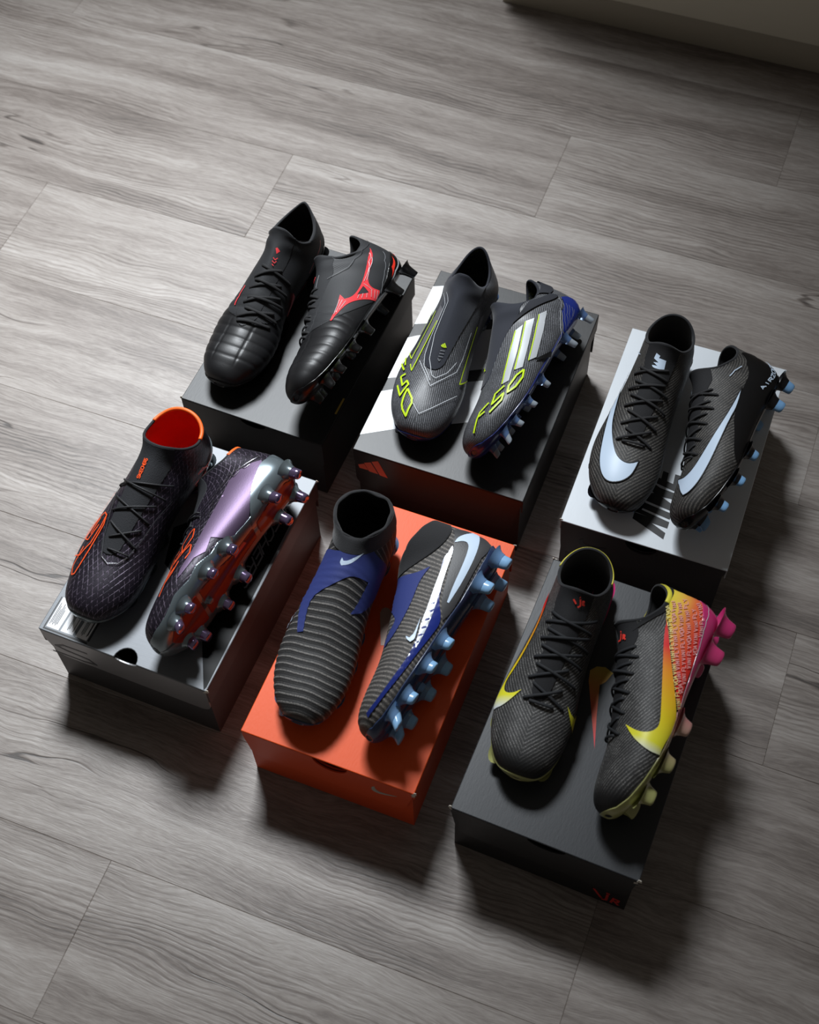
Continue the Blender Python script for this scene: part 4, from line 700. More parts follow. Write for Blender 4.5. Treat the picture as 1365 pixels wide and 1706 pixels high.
# ------------------------------------------------------------------ structure: plank floor
def wood():
    t = NT('grey_oak'); oi = t.n('ShaderNodeObjectInfo'); rnd = oi.outputs['Random']
    x, y, z = t.xyz()
    ox = t.math('MULTIPLY_ADD', rnd, 37.0, x); oy = t.math('MULTIPLY_ADD', rnd, 11.0, y)
    # slow wander of the grain across the board
    w1 = t.noise(1., 3., .55, t.comb(t.math('MULTIPLY', ox, 3.2), t.math('MULTIPLY', oy, 9.), rnd))
    w2 = t.noise(1., 2., .5, t.comb(t.math('MULTIPLY', ox, 9.), t.math('MULTIPLY', oy, 30.), 3.7))
    yy = t.math('ADD', oy, t.math('ADD', t.math('MULTIPLY', t.math('SUBTRACT', w1, .5), .055), t.math('MULTIPLY', t.math('SUBTRACT', w2, .5), .012)))
    tone = t.noise(1., 3., .55, t.comb(t.math('MULTIPLY', ox, 1.6), t.math('MULTIPLY', yy, 17.), 1.3))
    streak = t.noise(1., 3., .6, t.comb(t.math('MULTIPLY', ox, 5.), t.math('MULTIPLY', yy, 95.), 5.1))
    pore = t.noise(1., 2., .6, t.comb(t.math('MULTIPLY', ox, 70.), t.math('MULTIPLY', yy, 620.), 8.))
    dash = t.ss(t.noise(1., 2., .6, t.comb(t.math('MULTIPLY', ox, 24.), t.math('MULTIPLY', yy, 330.), 6.)), .38, .62)
    ring = t.math('ABSOLUTE', t.math('SUBTRACT', t.math('MULTIPLY', t.math('FRACT', t.math('MULTIPLY', yy, 150.)), 2.), 1.))
    where = t.ss(t.noise(1., 2., .5, t.comb(t.math('MULTIPLY', ox, 2.2), t.math('MULTIPLY', oy, 7.), 4.)), .46, .66)
    ring = t.math('MULTIPLY', t.ss(ring, .35, .9), where)
    # dark cracks that follow the grain, in few places
    ck = t.noise(1., 3., .55, t.comb(t.math('MULTIPLY', ox, 1.3), t.math('MULTIPLY', yy, 12.), 9.4))
    crack = t.math('MULTIPLY', t.ss(t.math('ABSOLUTE', t.math('SUBTRACT', ck, .5)), .009, .001),
                   t.ss(t.noise(1., 1., .5, t.comb(t.math('MULTIPLY', ox, 2.6), t.math('MULTIPLY', oy, 6.), 2.)), .56, .68))
    v = t.math('ADD', t.math('MULTIPLY', tone, .62), t.math('ADD', t.math('MULTIPLY', streak, .24), t.math('ADD', t.math('MULTIPLY', t.math('SUBTRACT', pore, .5), .22), t.math('MULTIPLY_ADD', dash, .07, .035))))
    v = t.math('SUBTRACT', t.math('SUBTRACT', v, t.math('MULTIPLY', ring, .11)), t.math('MULTIPLY', crack, .26))
    v = t.math('ADD', v, t.math('MULTIPLY', t.math('SUBTRACT', rnd, .5), .05))
    c = t.ramp(v, [(.20, lin((62, 55, 51))), (.40, lin((112, 103, 97))), (.54, lin((140, 132, 126))), (.74, lin((172, 166, 161)))])
    t.set(col=c, rough=t.ss(pore, .2, .8, .50, .40), spec=.5)
    t.bump(t.math('ADD', t.math('MULTIPLY', pore, .6), t.math('SUBTRACT', t.math('MULTIPLY', streak, .5), t.math('ADD', t.math('MULTIPLY', ring, .35), crack))), .35, .0007)
    return t.m
M_WOOD = wood()
PHI = math.radians(-22.9); PW = .197
fb = MB(); fb.box(-3.0, 3.4, -1.5, 4.3, -.03, -.0045)
floor = fb.build('floor', plain('joint_dust', (176, 172, 168), .7), smooth=False); floor['kind'] = 'structure'
def plank_mesh(L, W, key):
    g = .00002; bv = .0007
    x0, x1, y0, y1 = -L/2+g, L/2-g, -W/2+g, W/2-g
    m = MB(); z = [(-.0045, 0), (-.0006, 0), (0, bv)]
    V = []
    for zz, i in z: V += [(x0+i, y0+i, zz), (x1-i, y0+i, zz), (x1-i, y1-i, zz), (x0+i, y1-i, zz)]
    F = [(8, 9, 10, 11)]
    for r in (0, 4): F += [(r+i, r+(i+1) % 4, r+4+(i+1) % 4, r+4+i) for i in range(4)]
    me = bpy.data.meshes.new(key); me.from_pydata(V, [], F); me.materials.append(M_WOOD); me.update(); return me
PL = 1.30; PM = plank_mesh(PL, PW, 'plank')
rng = random.Random(7)
BUTT = {-3: .10, -2: -.9, -1: .35, 0: -.20, 1: -.555, 2: .013, 3: -.36, 4: .157, 5: -.62, 6: -1.185, 7: -.825, 8: -.40, 9: -.05, 10: -.95, 11: .2}
ca, sa = math.cos(PHI), math.sin(PHI)
for r in range(-6, 16):
    nn = .138+PW*(r-.5)
    s0 = BUTT.get(r, (.37*r) % 1.3)
    for kk in range(-3, 4):
        sc = s0+PL*(kk+.5); x, y = sc*ca-nn*sa, sc*sa+nn*ca
        if not (-2.3 < x < 2.7 and -.8 < y < 3.6): continue
        o = bpy.data.objects.new('plank', PM); COLL.objects.link(o); o.parent = floor
        o.location = (x, y, 0); o.rotation_euler = (0, 0, PHI)

# low cabinet at the far end
M_CAB = plain('cabinet_white', (216, 210, 193), .45)
cab = empty('cabinet', (-.62*ca-2.003*sa, -.62*sa+2.003*ca, 0), 'off-white cabinet front with plain plinth standing at the far edge of the floor', 'cabinet')
cab.rotation_euler = (0, 0, PHI)
b = MB(); b.box(0, 1.8, 0, .40, 0, .062); b.build('plinth', plain('plinth_shaded', (172, 164, 148), .5), cab, bevel=.001)  # plinth colour darkened to paint in the shade below the doors
b = MB(); b.box(-.002, 1.802, .002, .40, .064, .75); b.build('carcass', M_CAB, cab, bevel=.002)
b = MB(); b.box(0, .896, -.016, .001, .066, .72); b.build('door', M_CAB, cab, bevel=.002)
b = MB(); b.box(.900, 1.8, -.016, .001, .066, .72); b.build('door', M_CAB, cab, bevel=.002)

# ------------------------------------------------------------------ shoe boxes
def arc(cx, cy, r, a0, a1, n=10):
    return [(cx+r*math.cos(math.radians(a0+(a1-a0)*i/n)), cy+r*math.sin(math.radians(a0+(a1-a0)*i/n))) for i in range(n+1)]
def make_box(key, C):
    cx, cy, a, L, W, H = POSES[key]['box']
    root = empty('shoe_box', (cx, cy, 0), C['label'], 'box'); root.rotation_euler = (0, 0, a)
    e, t = .004, .0022; w, l = W/2-e, L/2-e; hb = H-.0035
    sl = C.get('skirt', .030); fd = C.get('flap', .062); nx, nr = C.get('notch', (0., .021))
    # body: bottom and four walls, the front one with a thumb cut-out
    b = MB(); b.box(-w, w, -l, l, .0, .003)
    b.box(-w, -w+t, -l+t, l, .003, hb); b.box(w-t, w, -l+t, l, .003, hb); b.box(-w+t, w-t, l-t, l, .003, hb)
    rim = [(-w, .003), (w, .003), (w, hb)]+[(nx+x, hb+y) for x, y in arc(0, 0, nr, 0, -180)]+[(-w, hb)]
    b.prism(rim, ((0, -l+t, 0), (1, 0, 0), (0, 0, 1)), t)
    b.build('body', C['m_body'], root, smooth=False)
    # lid
    top = MB(); tn = C.get('top_notch', 0.)
    outline = [(-W/2, -L/2)]+([(nx+x, -L/2+y*tn) for x, y in arc(0, 0, nr, 180, 0)] if tn else [])+[(W/2, -L/2), (W/2, L/2), (-W/2, L/2)]
    top.prism(outline, ((0, 0, H-.0024), (1, 0, 0), (0, 1, 0)), .0024)
    lid = top.build('lid', C['m_top'], root, bevel=.0009, smooth=False)
    s = MB(); 
    for sx in (-1, 1):
        fr = ((sx*W/2, 0, H-.0024), (0, 1, 0), (0, 0, 1))
        pr = [(-L/2+.001, 0), (-L/2+.001, -sl*.75)]+arc(-L/2+.006, -sl+.005, .005, 180, 270, 5)+[(L/2-.001, -sl), (L/2-.001, 0)]
        s.prism(pr, ((sx*W/2-(.0018 if sx > 0 else 0.), 0, H-.0024), (0, 1, 0), (0, 0, 1)), .0018)
    s.box(-W/2+.002, W/2-.002, L/2-.0018, L/2, H-.0024-fd, H-.0024)
    s.build('lid_skirt', C['m_skirt'], root, smooth=False)
    r = C.get('flap_r', .016); ins = C.get('flap_in', (.004, .016))
    fl = [(-W/2+.0015, 0), (-W/2+.0015, -.018)]+[(-W/2+ins[0]+x, -fd+r+y) for x, y in arc(r, 0, r, 180, 270, 8)]+[(W/2-ins[1]+x, -fd+r+y) for x, y in arc(-r, 0, r, 270, 360, 8)]+[(W/2-.0015, -.006), (W/2-.0015, 0)]
    if C.get('square_flap'): fl = [(-W/2, 0), (-W/2, -fd), (W/2, -fd), (W/2, 0)]
    fl += [(nx+x, y*C.get('notch_d', 1.)) for x, y in arc(0, 0, nr, 0, -180)]
    f = MB(); f.prism(fl, ((0, -L/2+.0018, H-.0024), (1, 0, 0), (0, 0, 1)), .0018); f.build('front_flap', C['m_flap'], root, smooth=False)
    for nm, mat, where, loops in C.get('prints', []):
        for lp in loops:
            q = MB()
            if where == 'top': fr = ((0, 0, H+.00005), (1, 0, 0), (0, 1, 0)); th = .00025
            elif where == 'flap': fr = ((0, -L/2-.00005, 0), (1, 0, 0), (0, 0, 1)); th = .00025
            else: fr = ((0, -l-.00005, 0), (1, 0, 0), (0, 0, 1)); th = .00025
            q.prism(lp, fr, th); q.build(nm, mat, root, smooth=False)
    return root
def flat_strokes(strokes, wd):
    """ribbon outlines (quads) for strokes drawn in a plane"""
    out = []
    for pl in strokes:
        pl = np.asarray(pl, float)
        for a, b in zip(pl[:-1], pl[1:]):
            d = b-a; d = d/max(np.hypot(*d), 1e-9); n = np.array([-d[1], d[0]])*wd/2; e = d*wd*.45
            out.append([tuple(a-e-n), tuple(b+e-n), tuple(b+e+n), tuple(a-e+n)])
    return out
def joined_print(name, mat, root, quads, z=None, y=None):
    q = MB()
    for i, lp in enumerate(quads):
        d = .00022+.00002*(i % 4)
        if z is not None: q.prism(lp, ((0, 0, z), (1, 0, 0), (0, 1, 0)), d)
        else: q.prism(lp, ((0, y, 0), (1, 0, 0), (0, 0, 1)), d)
    return q.build(name, mat, root, smooth=False)
def card(name, rgb, rough, fine=.12, **kw):
    t = NT(name); x, y, z = t.xyz()
    n = t.noise(1., 2., .6, t.comb(t.math('MULTIPLY', x, 500.), t.math('MULTIPLY', y, 120.), t.math('MULTIPLY', z, 500.)))
    big = t.noise(14., 2.)
    c = lin(rgb); d = tuple(v*.90 for v in c[:3])+(1,)
    t.set(col=t.mix(big, d, c), rough=rough, **kw); t.bump(n, fine, .0005); return t.m

LIDE = [(-0.0146, 0.0261), (-0.0143, 0.0325), (-0.011, 0.0359), (-0.0062, 0.0356), (0.0064, 0.0278), (0.0165, 0.0026), (0.0127, -0.0112), (0.003, -0.0148)]
LIDF = [(-0.0174, 0.033), (-0.0202, 0.0465), (-0.0143, 0.0542), (-0.0042, 0.0572), (0.0065, 0.0531), (0.0019, 0.0388), (-0.0034, 0.0325), (0.0054, -0.0049), (0.0167, -0.0466), (-0.0002, -0.0072)]
K_BLACK = (15, 15, 16)
boxA = make_box('A', dict(label='plain black shoe box carrying the black leather boots with red marks', m_body=card('black_card_a', (20, 20, 22), .5), m_top=card('black_lid_a', (26, 27, 29), .46), m_skirt=card('black_skirt_a', (20, 20, 22), .5), m_flap=card('black_flap_a', (20, 20, 22), .5),
    skirt=.040, flap=.045, square_flap=True, notch=(.003, .019), notch_d=.55, prints=[('gold_mark', plain('gold_print', (170, 140, 60), .45), 'top', [[(.1005, -.1074), (.1032, -.1074), (.1032, -.0793), (.1005, -.0793)]])]))
M_BW = plain('white_print', (214, 216, 218), .45)
boxB = make_box('B', dict(label='black shoe box with three wide white bars on the lid under laceless boots', m_body=card('black_card_b', (17, 15, 15), .42), m_top=card('black_lid_b', (27, 27, 28), .45), m_skirt=card('black_skirt_b', (18, 16, 16), .42), m_flap=card('black_flap_b', (17, 14, 14), .35),
    skirt=.030, flap=.082, flap_r=.02, flap_in=(.0015, .012), notch=(.0, .0), prints=[
    ('white_bar', M_BW, 'top', [[(-.1188, -.1418), (-.1188, -.0651), (-.1058, -.057), (.0187, .0071), (.0452, -.0521), (.0151, -.0702), (-.0777, -.1168)],
      [(-.1188, -.0415), (-.1188, .034), (-.1079, .0421), (-.0106, .0904), (.0151, .0257), (-.0011, .0186)],
      [(-.1188, .0598), (-.1188, .1336), (-.0983, .1432), (-.0403, .1660), (-.0153, .1077), (-.1064, .0653)]]),
    ('logo_bar', plain('copper_print', (214, 120, 88), .45), 'flap', [[(-.1132, .1001), (-.1042, .1063), (-.0988, .0937), (-.1113, .0929)], [(-.1041, .1087), (-.0943, .1148), (-.0843, .0912), (-.0975, .0915)], [(-.0928, .117), (-.0834, .1233), (-.0706, .0888), (-.082, .09)]])]))
M_K = plain('black_print', (18, 18, 20), .45)
SW = [(0, .98), (-.16, .60), (-.13, .18), (.06, .02), (.32, .12), (1.0, .72), (.36, .36), (.12, .34), (.0, .56)]
def swoosh(x0, z0, w, h): 
    q = smooth_path(SW, 2, True); return [(x0+p[0]*w, z0+p[1]*h) for p in q]
boxC = make_box('C', dict(label='white-lidded shoe box with huge black lettering under black and pale blue boots', m_body=card('dark_card_c', (62, 58, 60), .5), m_top=card('white_lid_c', (216, 222, 228), .42), m_skirt=card('white_skirt_c', (205, 206, 208), .45), m_flap=card('dark_flap_c', (62, 57, 58), .5),
    skirt=.022, flap=.070, notch=(-.002, .021), prints=[
    ('lettering', M_K, 'top', [
      [(.0218, -.1511), (.0218, -.1412), (.0004, -.1323), (.0224, -.1339), (.0224, -.1239), (-.0230, -.1164), (-.0230, -.1230), (-.0049, -.1252), (-.0236, -.1242), (-.0236, -.134)],
      [(.0218, -.12), (.0218, -.1104), (-.0232, -.1046), (-.0232, -.1136)],
      [(.0212, -.107), (.0211, -.0973), (.0026, -.0897), (.0209, -.0887), (.0207, -.0790), (-.002, -.0772), (-.0225, -.0690), (-.0225, -.0800), (-.0075, -.0873), (-.0232, -.0930), (-.0232, -.1010)],
      [(.0207, -.0769), (.0180, -.0500), (.0105, -.0500), (.0117, -.0655), (.0030, -.0642), (.0020, -.0510), (-.0055, -.0500), (-.0050, -.0628), (-.0160, -.0612), (-.0165, -.0440), (-.0232, -.0430), (-.0232, -.0690)]]),
    ('logo', M_K, 'flap', [swoosh(-.0764, .0780, .038, .021)]),
    ('size_sticker', plain('sticker_dark', (40, 36, 36), .5), 'front', [[(-.098, .030), (-.083, .030), (-.083, .046), (-.098, .046)], [(-.079, .028), (-.058, .028), (-.058, .046), (-.079, .046)]])]))
M_SIL = NT('silver_card')
_x, _y, _z = M_SIL.xyz()
M_SIL.set(col=lin((112, 115, 119)), metal=.40, rough=.50); M_SIL.bump(M_SIL.noise(1., 2., .6, M_SIL.comb(M_SIL.math('MULTIPLY', _x, 60.), M_SIL.math('MULTIPLY', _y, 700.), M_SIL.math('MULTIPLY', _z, 60.))), .12, .0006); M_SIL = M_SIL.m
M_STK = plain('sticker_white', (232, 232, 234), .5); M_GLK = plain('gloss_black_print', (9, 9, 10), .40, spec=.12)
boxD = make_box('D', dict(label='silver metallic shoe box with white stickers and a glossy black print', m_body=plain('silver_body', (72, 71, 72), .5, metal=.3), m_top=M_SIL, m_skirt=plain('silver_skirt', (78, 77, 78), .45, metal=.4), m_flap=plain('silver_flap', (150, 150, 152), .4, metal=.7),
    skirt=.036, flap=.060, flap_in=(.010, .002), notch=(.005, .015), top_notch=1.15, notch_d=.35, prints=[
    ('black_print', M_GLK, 'top', [[(.1120, -.1605), (.0816, -.1038), (.0746, -.0703), (-.0125, -.0228), (-.0263, .0285), (.0136, .070), (.0934, .112), (.1110, .100), (.1135, -.155)]]),
    ('sticker', M_STK, 'top', [[(-.1075, -.1549), (-.0906, -.1549), (-.0895, -.112), (-.1077, -.112)], [(-.0879, -.1546), (-.071, -.1546), (-.0703, -.115), (-.0873, -.115)], [(-.0671, -.1546), (-.0514, -.1546), (-.0503, -.120), (-.0656, -.120)]]),
    ('black_rule', M_K, 'top', [[(-.1104, -.1588), (-.0488, -.1588), (-.0488, -.1566), (-.1104, -.1566)], [(-.1104, -.1566), (-.1090, -.1566), (-.1090, -.112), (-.1104, -.112)], [(-.0500, -.1546), (-.0478, -.1546), (-.0478, -.122), (-.0500, -.122)]])]))
H_D = POSES['D']['box'][5]
joined_print('sticker_text', M_K, boxD, sum([flat_strokes([np.array([(x, -.150+.002*(i % 2)), (x, -.120-.004*(i % 3))])], .0007) for i, x in enumerate([-.1055, -.1038, -.1018, -.1000, -.0982, -.0965, -.0805, -.0788, -.0730, -.0620, -.0603, -.0585, -.0540, -.0530])], []), z=H_D+.00032)
joined_print('lettering', plain('grey_print', (120, 120, 124), .4), boxD, flat_strokes([bilin([(.0868, .133), (.0868, -.006), (.0985, -.018), (.0985, .121)], p) for p in text_strokes('SKECHERS')], .0021), z=H_D+.00034)
bx, by, bw, bh = -.109, .078, .072, .034
joined_print('logo', plain('emboss_dark', (70, 70, 73), .4, metal=.6), boxD, flat_strokes([np.array([(bx+bw*u, by+bh*v) for u, v in pl]) for pl in ([(.75, .95), (.3, .9), (.12, .62), (.3, .50), (.75, .42), (.86, .18), (.6, .04), (.0, .0)],)], .0032), y=-POSES['D']['box'][3]/2-.0001)
M_ORC = (232, 80, 26)
boxE = make_box('E', dict(label='bright orange shoe box with a grey tick printed on its front flap', m_body=card('orange_card', M_ORC, .5), m_top=card('orange_lid', (236, 88, 28), .5, .3, spec=.3), m_skirt=card('orange_skirt', M_ORC, .5), m_flap=card('orange_flap', M_ORC, .45),
    skirt=.022, flap=.066, flap_r=.020, flap_in=(.006, .010), notch=(.004, .0225), prints=[('lid_logo', plain('lid_grey', (176, 146, 132), .5), 'top', [LIDE]), ('logo', plain('grey_tick', (176, 170, 160), .5), 'flap', [swoosh(.0605, .0815, .033, .021)])]))
boxF = make_box('F', dict(label='matte dark grey shoe box with red initials on its front wall', m_body=card('charcoal_card', (24, 24, 26), .5), m_top=card('charcoal_lid', (36, 39, 44), .44), m_skirt=card('charcoal_skirt', (24, 24, 26), .5), m_flap=card('charcoal_flap', (25, 25, 27), .5),
    skirt=.020, flap=.070, flap_r=.020, flap_in=(.006, .006), notch=(.0035, .023), notch_d=.62, prints=[('lid_logo', grad('lid_fade', (0, 7.5, 0, .25), [(0, (214, 40, 52)), (.3, (226, 96, 40)), (.7, (206, 180, 50)), (1, (196, 190, 70))], .45), 'top', [LIDF])]))
joined_print('initials', plain('red_print', (206, 44, 40), .45), boxF, flat_strokes([np.array(p) for p in ([(.068, .034), (.0775, .014)], [(.0845, .031), (.0845, .012), (.0805, .009)], [(.0838, .037), (.0852, .037)], [(.0905, .010), (.0925, .027), (.0985, .026), (.0980, .019), (.0925, .018)], [(.0940, .018), (.0990, .010)])], .0032), y=-POSES['F']['box'][3]/2+.004-.0001)

M_PULP = plain('bare_cardboard', (206, 200, 188), .8)
def worn(root, key, corners):
    cx, cy, a, L, W, H = POSES[key]['box']; rg = random.Random(ord(key))
    for sx, sy in corners:
        m = MB(); x, y = sx*W/2, sy*L/2
        for i in range(3):
            q = .0035+.003*rg.random(); z = H-.001-.0045*i*rg.random()
            m.prism([(-.0018, -.001), (q*.5, -.0006), (q*.35, .0022), (-.0004, .003)], ((x-sx*.0022*i*rg.random(), y+.0005, z), (sx, .25*rg.random(), .3*rg.random()), (0, sy*-.3, 1)), .0009)
        m.build('worn_corner', M_PULP, root, smooth=False)
worn(boxC, 'C', [(-1, -1)]); worn(boxE, 'E', [(1, -1), (1, 1)]); worn(boxF, 'F', [(-1, -1), (1, -1), (-1, 1)]); worn(boxD, 'D', [(1, -1), (1, 1)]); worn(boxA, 'A', [(-1, -1)])

# ------------------------------------------------------------------ boots
M_ = {}
M_['red'] = plain('red_foil', (214, 60, 66), .35); M_['red2'] = plain('vivid_red', (226, 52, 36), .4); M_['lime'] = plain('lime', (196, 226, 30), .45)
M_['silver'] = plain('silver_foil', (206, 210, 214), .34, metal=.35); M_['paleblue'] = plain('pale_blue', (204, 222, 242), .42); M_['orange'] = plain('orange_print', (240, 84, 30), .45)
M_['white'] = plain('white_line', (214, 218, 222), .45); M_['dkgrey'] = plain('dark_grey_line', (52, 52, 56), .5); M_['grey'] = plain('grey_line', (120, 122, 126), .5)
M_['navy'] = plain('navy_knit', (44, 56, 118), .7, grain=.5, gscale=1400); M_['black'] = plain('black_line', (12, 12, 13), .5); M_['chrome'] = plain('chrome_line', (205, 205, 210), .2, metal=1.)
M_['gloss'] = plain('gloss_edge', (34, 35, 37), .22, spec=.6); M_['bargrey'] = plain('bar_grey', (104, 104, 108), .4); M_['collarb'] = plain('collar_band_navy', (28, 30, 38), .8, grain=.4, gscale=1800)
M_['heelc'] = plain('heel_black', (15, 15, 17), .34); M_['purple'] = plain('purple_metallic', (104, 86, 112), .46, metal=.55, grain=.15, gscale=600); M_['chromeheel'] = plain('chrome_heel', (138, 150, 156), .26, metal=.7)
M_['heele'] = plain('heel_grey', (66, 66, 68), .5, grain=.25, gscale=700); M_['yellow'] = plain('yellow', (228, 222, 60), .42); M_['paleyellow'] = plain('pale_yellow', (246, 230, 150), .5); M_['collar'] = plain('collar_band_black', (22, 23, 26), .8, grain=.4, gscale=1800)
M_['cobalt'] = plain('cobalt_gloss', (28, 44, 120), .25, coat=.4)
LINING_K = plain('lining_black', (13, 13, 15), .85, sheen=.3); COLLAR_K = plain('collar_knit', (24, 25, 29), .8, grain=.4, gscale=1800, sheen=.15)
LACE_K = plain('lace_black', (20, 20, 22), .75, grain=.6, gscale=2600)

_t = NT('ribbed_mesh'); _x, _y, _z = _t.xyz(); _r = _t.math('ABSOLUTE', _t.math('SUBTRACT', _t.math('MULTIPLY', _t.math('FRACT', _t.math('DIVIDE', _x, .0022)), 2.), 1.))
_t.set(col=_t.mix(_r, lin((22, 23, 25)), lin((40, 41, 44))), rough=.62); _t.bump(_r, .4, .0004); M_RIB = _t.m
# pair A: leather with quilted ridges
def puff(u, f, p):
    x = p[..., 0]; y = p[..., 1]
    v = (x+5.2*y*y)/.0145; fr_ = v-np.floor(v); h = .0010*(1-np.abs(2*fr_-1)**3.2)
    m = np.clip((x-.150)/.02, 0, 1)*np.clip((.272-x)/.012, 0, 1)*np.clip((2.2-np.abs(f))/.35, 0, 1)
    st = .0010*(np.exp(-((np.abs(y)-.017)/.0011)**2))*np.clip((x-.2)/.01, 0, 1)
    return m*(h-st)
M_LEA = plain('black_leather', (19, 19, 21), .46, grain=.12, gscale=700)
A_ = dict(panel=(lambda u, f, p: u-4.75-2.3*(1-np.cos(f))/1.4+.25*np.cos(f*6)*np.exp(-f*f*4), M_RIB), disp=puff, res=(200, 160), m_upper=M_LEA, m_lining=plain('lining_brown', (30, 25, 24), .8), m_collar=COLLAR_K, m_sole=plain('black_tpu', (13, 13, 14), .28), m_stud=plain('black_tpu2', (16, 16, 17), .3), m_tip=None,
    tongue=(.0150, .019, 4.75), m_tongue=plain('tongue_a', (26, 27, 30), .75, grain=.5, gscale=1300), laces=.0022, m_lace=LACE_K, blade=1.2, stud_r=1.25,
    sole_h=[(0, .034), (.025, .026), (.06, .012), (.1, .006), (.2, .0055), (.26, .007), (.29, .010)],
    label_left='upright black leather boot with dark red tongue mark, beside the red-logoed one on black box', label_right='black leather boot tipped on its side showing a big red logo and black studs')
_t = NT('lining_speckle'); _t.set(col=_t.mix(_t.ss(_t.noise(620., 2., .6), .60, .68), lin((15, 15, 17)), lin((120, 132, 30))), rough=.85); LIN_B = _t.m
# pair B: laceless with fine silver lines
M_BL = knit('fine_silver_lines', (13, 13, 15), (158, 160, 166), .0027, .10, 1.0, .28, .65, .003, .42, .2)
B_ = dict(m_upper=M_BL, m_lining=LIN_B, m_collar=plain('collar_b', (30, 32, 40), .85, grain=.4, gscale=1800), m_sole=plain('navy_tpu', (26, 36, 92), .28, coat=.3), m_stud=plain('ice_blue_tpu', (92, 118, 160), .22, trans=.35), m_tip=plain('clear_tip', (180, 190, 200), .15, trans=.5),
    tongue=(.0125, .026, 4.9), m_tongue=plain('sock_tongue', (33, 36, 46), .85, grain=.5, gscale=1500, sheen=.2), blade=1.1,
    sole_h=[(0, .018), (.03, .012), (.1, .006), (.2, .0055), (.26, .007), (.29, .010)],
    label_left='upright laceless boot with lime outlines and navy sock tongue on barred lid', label_right='laceless boot tipped on its side with three silver stripes and navy heel')
# pair C
M_CK = knit('grey_chevron_knit', (17, 17, 18), (122, 118, 113), .0046, .80, -.95, .45, .8, .002, .6, .35)
C_ = dict(m_upper=M_CK, m_lining=LINING_K, m_collar=COLLAR_K, m_sole=plain('black_gloss_tpu', (13, 13, 16), .25), m_stud=plain('black_stud', (18, 18, 22), .3), m_tip=plain('pale_blue_tip', (122, 168, 212), .3),
    tongue=(.0095, .020, 4.9), m_tongue=plain('tongue_c', (24, 24, 27), .8, grain=.6, gscale=1500), laces=.0018, m_lace=plain('lace_c', (34, 34, 36), .75, grain=.6, gscale=2600), blade=1.7, stud_r=1.2,
    label_left='upright black knit boot with pale blue tick curling over the toe on white box', label_right='black knit boot with pale blue tick tipped on its side on white box')
# pair D
def _tri(t, v, per): return t.math('ABSOLUTE', t.math('SUBTRACT', t.math('MULTIPLY', t.math('FRACT', t.math('DIVIDE', v, per)), 2.), 1.))
M_DK = NT('diamond_metallic'); _d, _s = chart(M_DK)
_d1 = M_DK.ss(_tri(M_DK, M_DK.math('ADD', M_DK.math('MULTIPLY', _d, .50), _s), .0072), .86, .98); _d2 = M_DK.ss(_tri(M_DK, M_DK.math('SUBTRACT', M_DK.math('MULTIPLY', _d, .50), _s), .0072), .86, .98)
_dl = M_DK.math('MAXIMUM', _d1, _d2); _nz = M_DK.ss(M_DK.noise(260., 2.), .40, .62)
M_DK.set(col=M_DK.mix(M_DK.math('MULTIPLY', M_DK.math('MULTIPLY', _dl, _nz), .75), lin((36, 31, 41)), lin((140, 126, 146))), metal=.45, rough=.42); M_DK.bump(_dl, .35, -.0006); M_DK = M_DK.m
M_CHR = plain('smoked_chrome', (132, 144, 150), .24, metal=.7)
D_ = dict(trim=plain('orange_binding', (248, 108, 36), .5), m_upper=M_DK, m_lining=plain('orange_lining', (226, 52, 26), .7), m_collar=plain('collar_d', (24, 25, 29), .8, grain=.4, gscale=1800), m_sole=M_CHR, m_plate=plain('red_insert', (150, 34, 14), .3), m_stud=M_CHR, m_tip=plain('purple_tip', (150, 132, 170), .16, metal=.85),
    tongue=(.0125, .022, 4.45), m_tongue=plain('tongue_d', (26, 27, 31), .8, grain=.8, gscale=900), laces=.0013, m_lace=plain('lace_d', (28, 28, 31), .6, grain=.4, gscale=2600), blade=1.0, stud_r=1.55,
    sole_h=[(0, .034), (.03, .027), (.055, .014), (.085, .002), (.13, .002), (.15, .008), (.168, .006), (.19, .010), (.21, .007), (.235, .011), (.26, .008), (.29, .010)],
    label_left='upright dark purple boot with bright orange lining on silver box', label_right='boot lying fully on its side showing chrome studs and red sole on silver box')
# pair E
def ridge(u, f, p):
    x = p[..., 0]; y = p[..., 1]; v = (x+1.2*y*y+.0005*np.sin(y*150))/.0084
    m = np.clip((x-.10)/.03, 0, 1)*np.clip((2.1-np.abs(f))/.4, 0, 1)
    return m*.0004*np.cos(2*np.pi*v)
M_EK = NT('ridged_knit'); _x, _y, _z = M_EK.xyz()
_v = M_EK.math('ADD', M_EK.math('ADD', _x, M_EK.math('MULTIPLY', M_EK.math('MULTIPLY', _y, _y), 1.2)), M_EK.math('MULTIPLY', M_EK.math('SINE', M_EK.math('MULTIPLY', _y, 150.)), .0005))
_t = _tri(M_EK, _v, .0084); _t2 = _tri(M_EK, _v, .0028); _nz = M_EK.noise(1000., 2., .65)
_f = M_EK.math('MULTIPLY', M_EK.math('ADD', M_EK.math('MULTIPLY', M_EK.ss(_t, .62, .95), .9), M_EK.math('MULTIPLY', _t2, .22)), M_EK.math('ADD', .25, M_EK.math('MULTIPLY', M_EK.ss(_nz, .38, .62), .75)))
M_EK.set(col=M_EK.mix(_f, lin((18, 18, 20)), lin((138, 134, 130))), rough=.7); M_EK.bump(_nz, .5, .0005); M_EK = M_EK.m
def ridge_fine(u, f, p):
    x = p[..., 0]; y = p[..., 1]; m = np.clip((x-.10)/.03, 0, 1)*np.clip((2.1-np.abs(f))/.4, 0, 1)
    return m*.0003*np.cos(2*np.pi*(x+1.2*y*y+.0005*np.sin(y*150))/.0056)
M_EF = NT('fine_ridged_knit'); _x, _y, _z = M_EF.xyz()
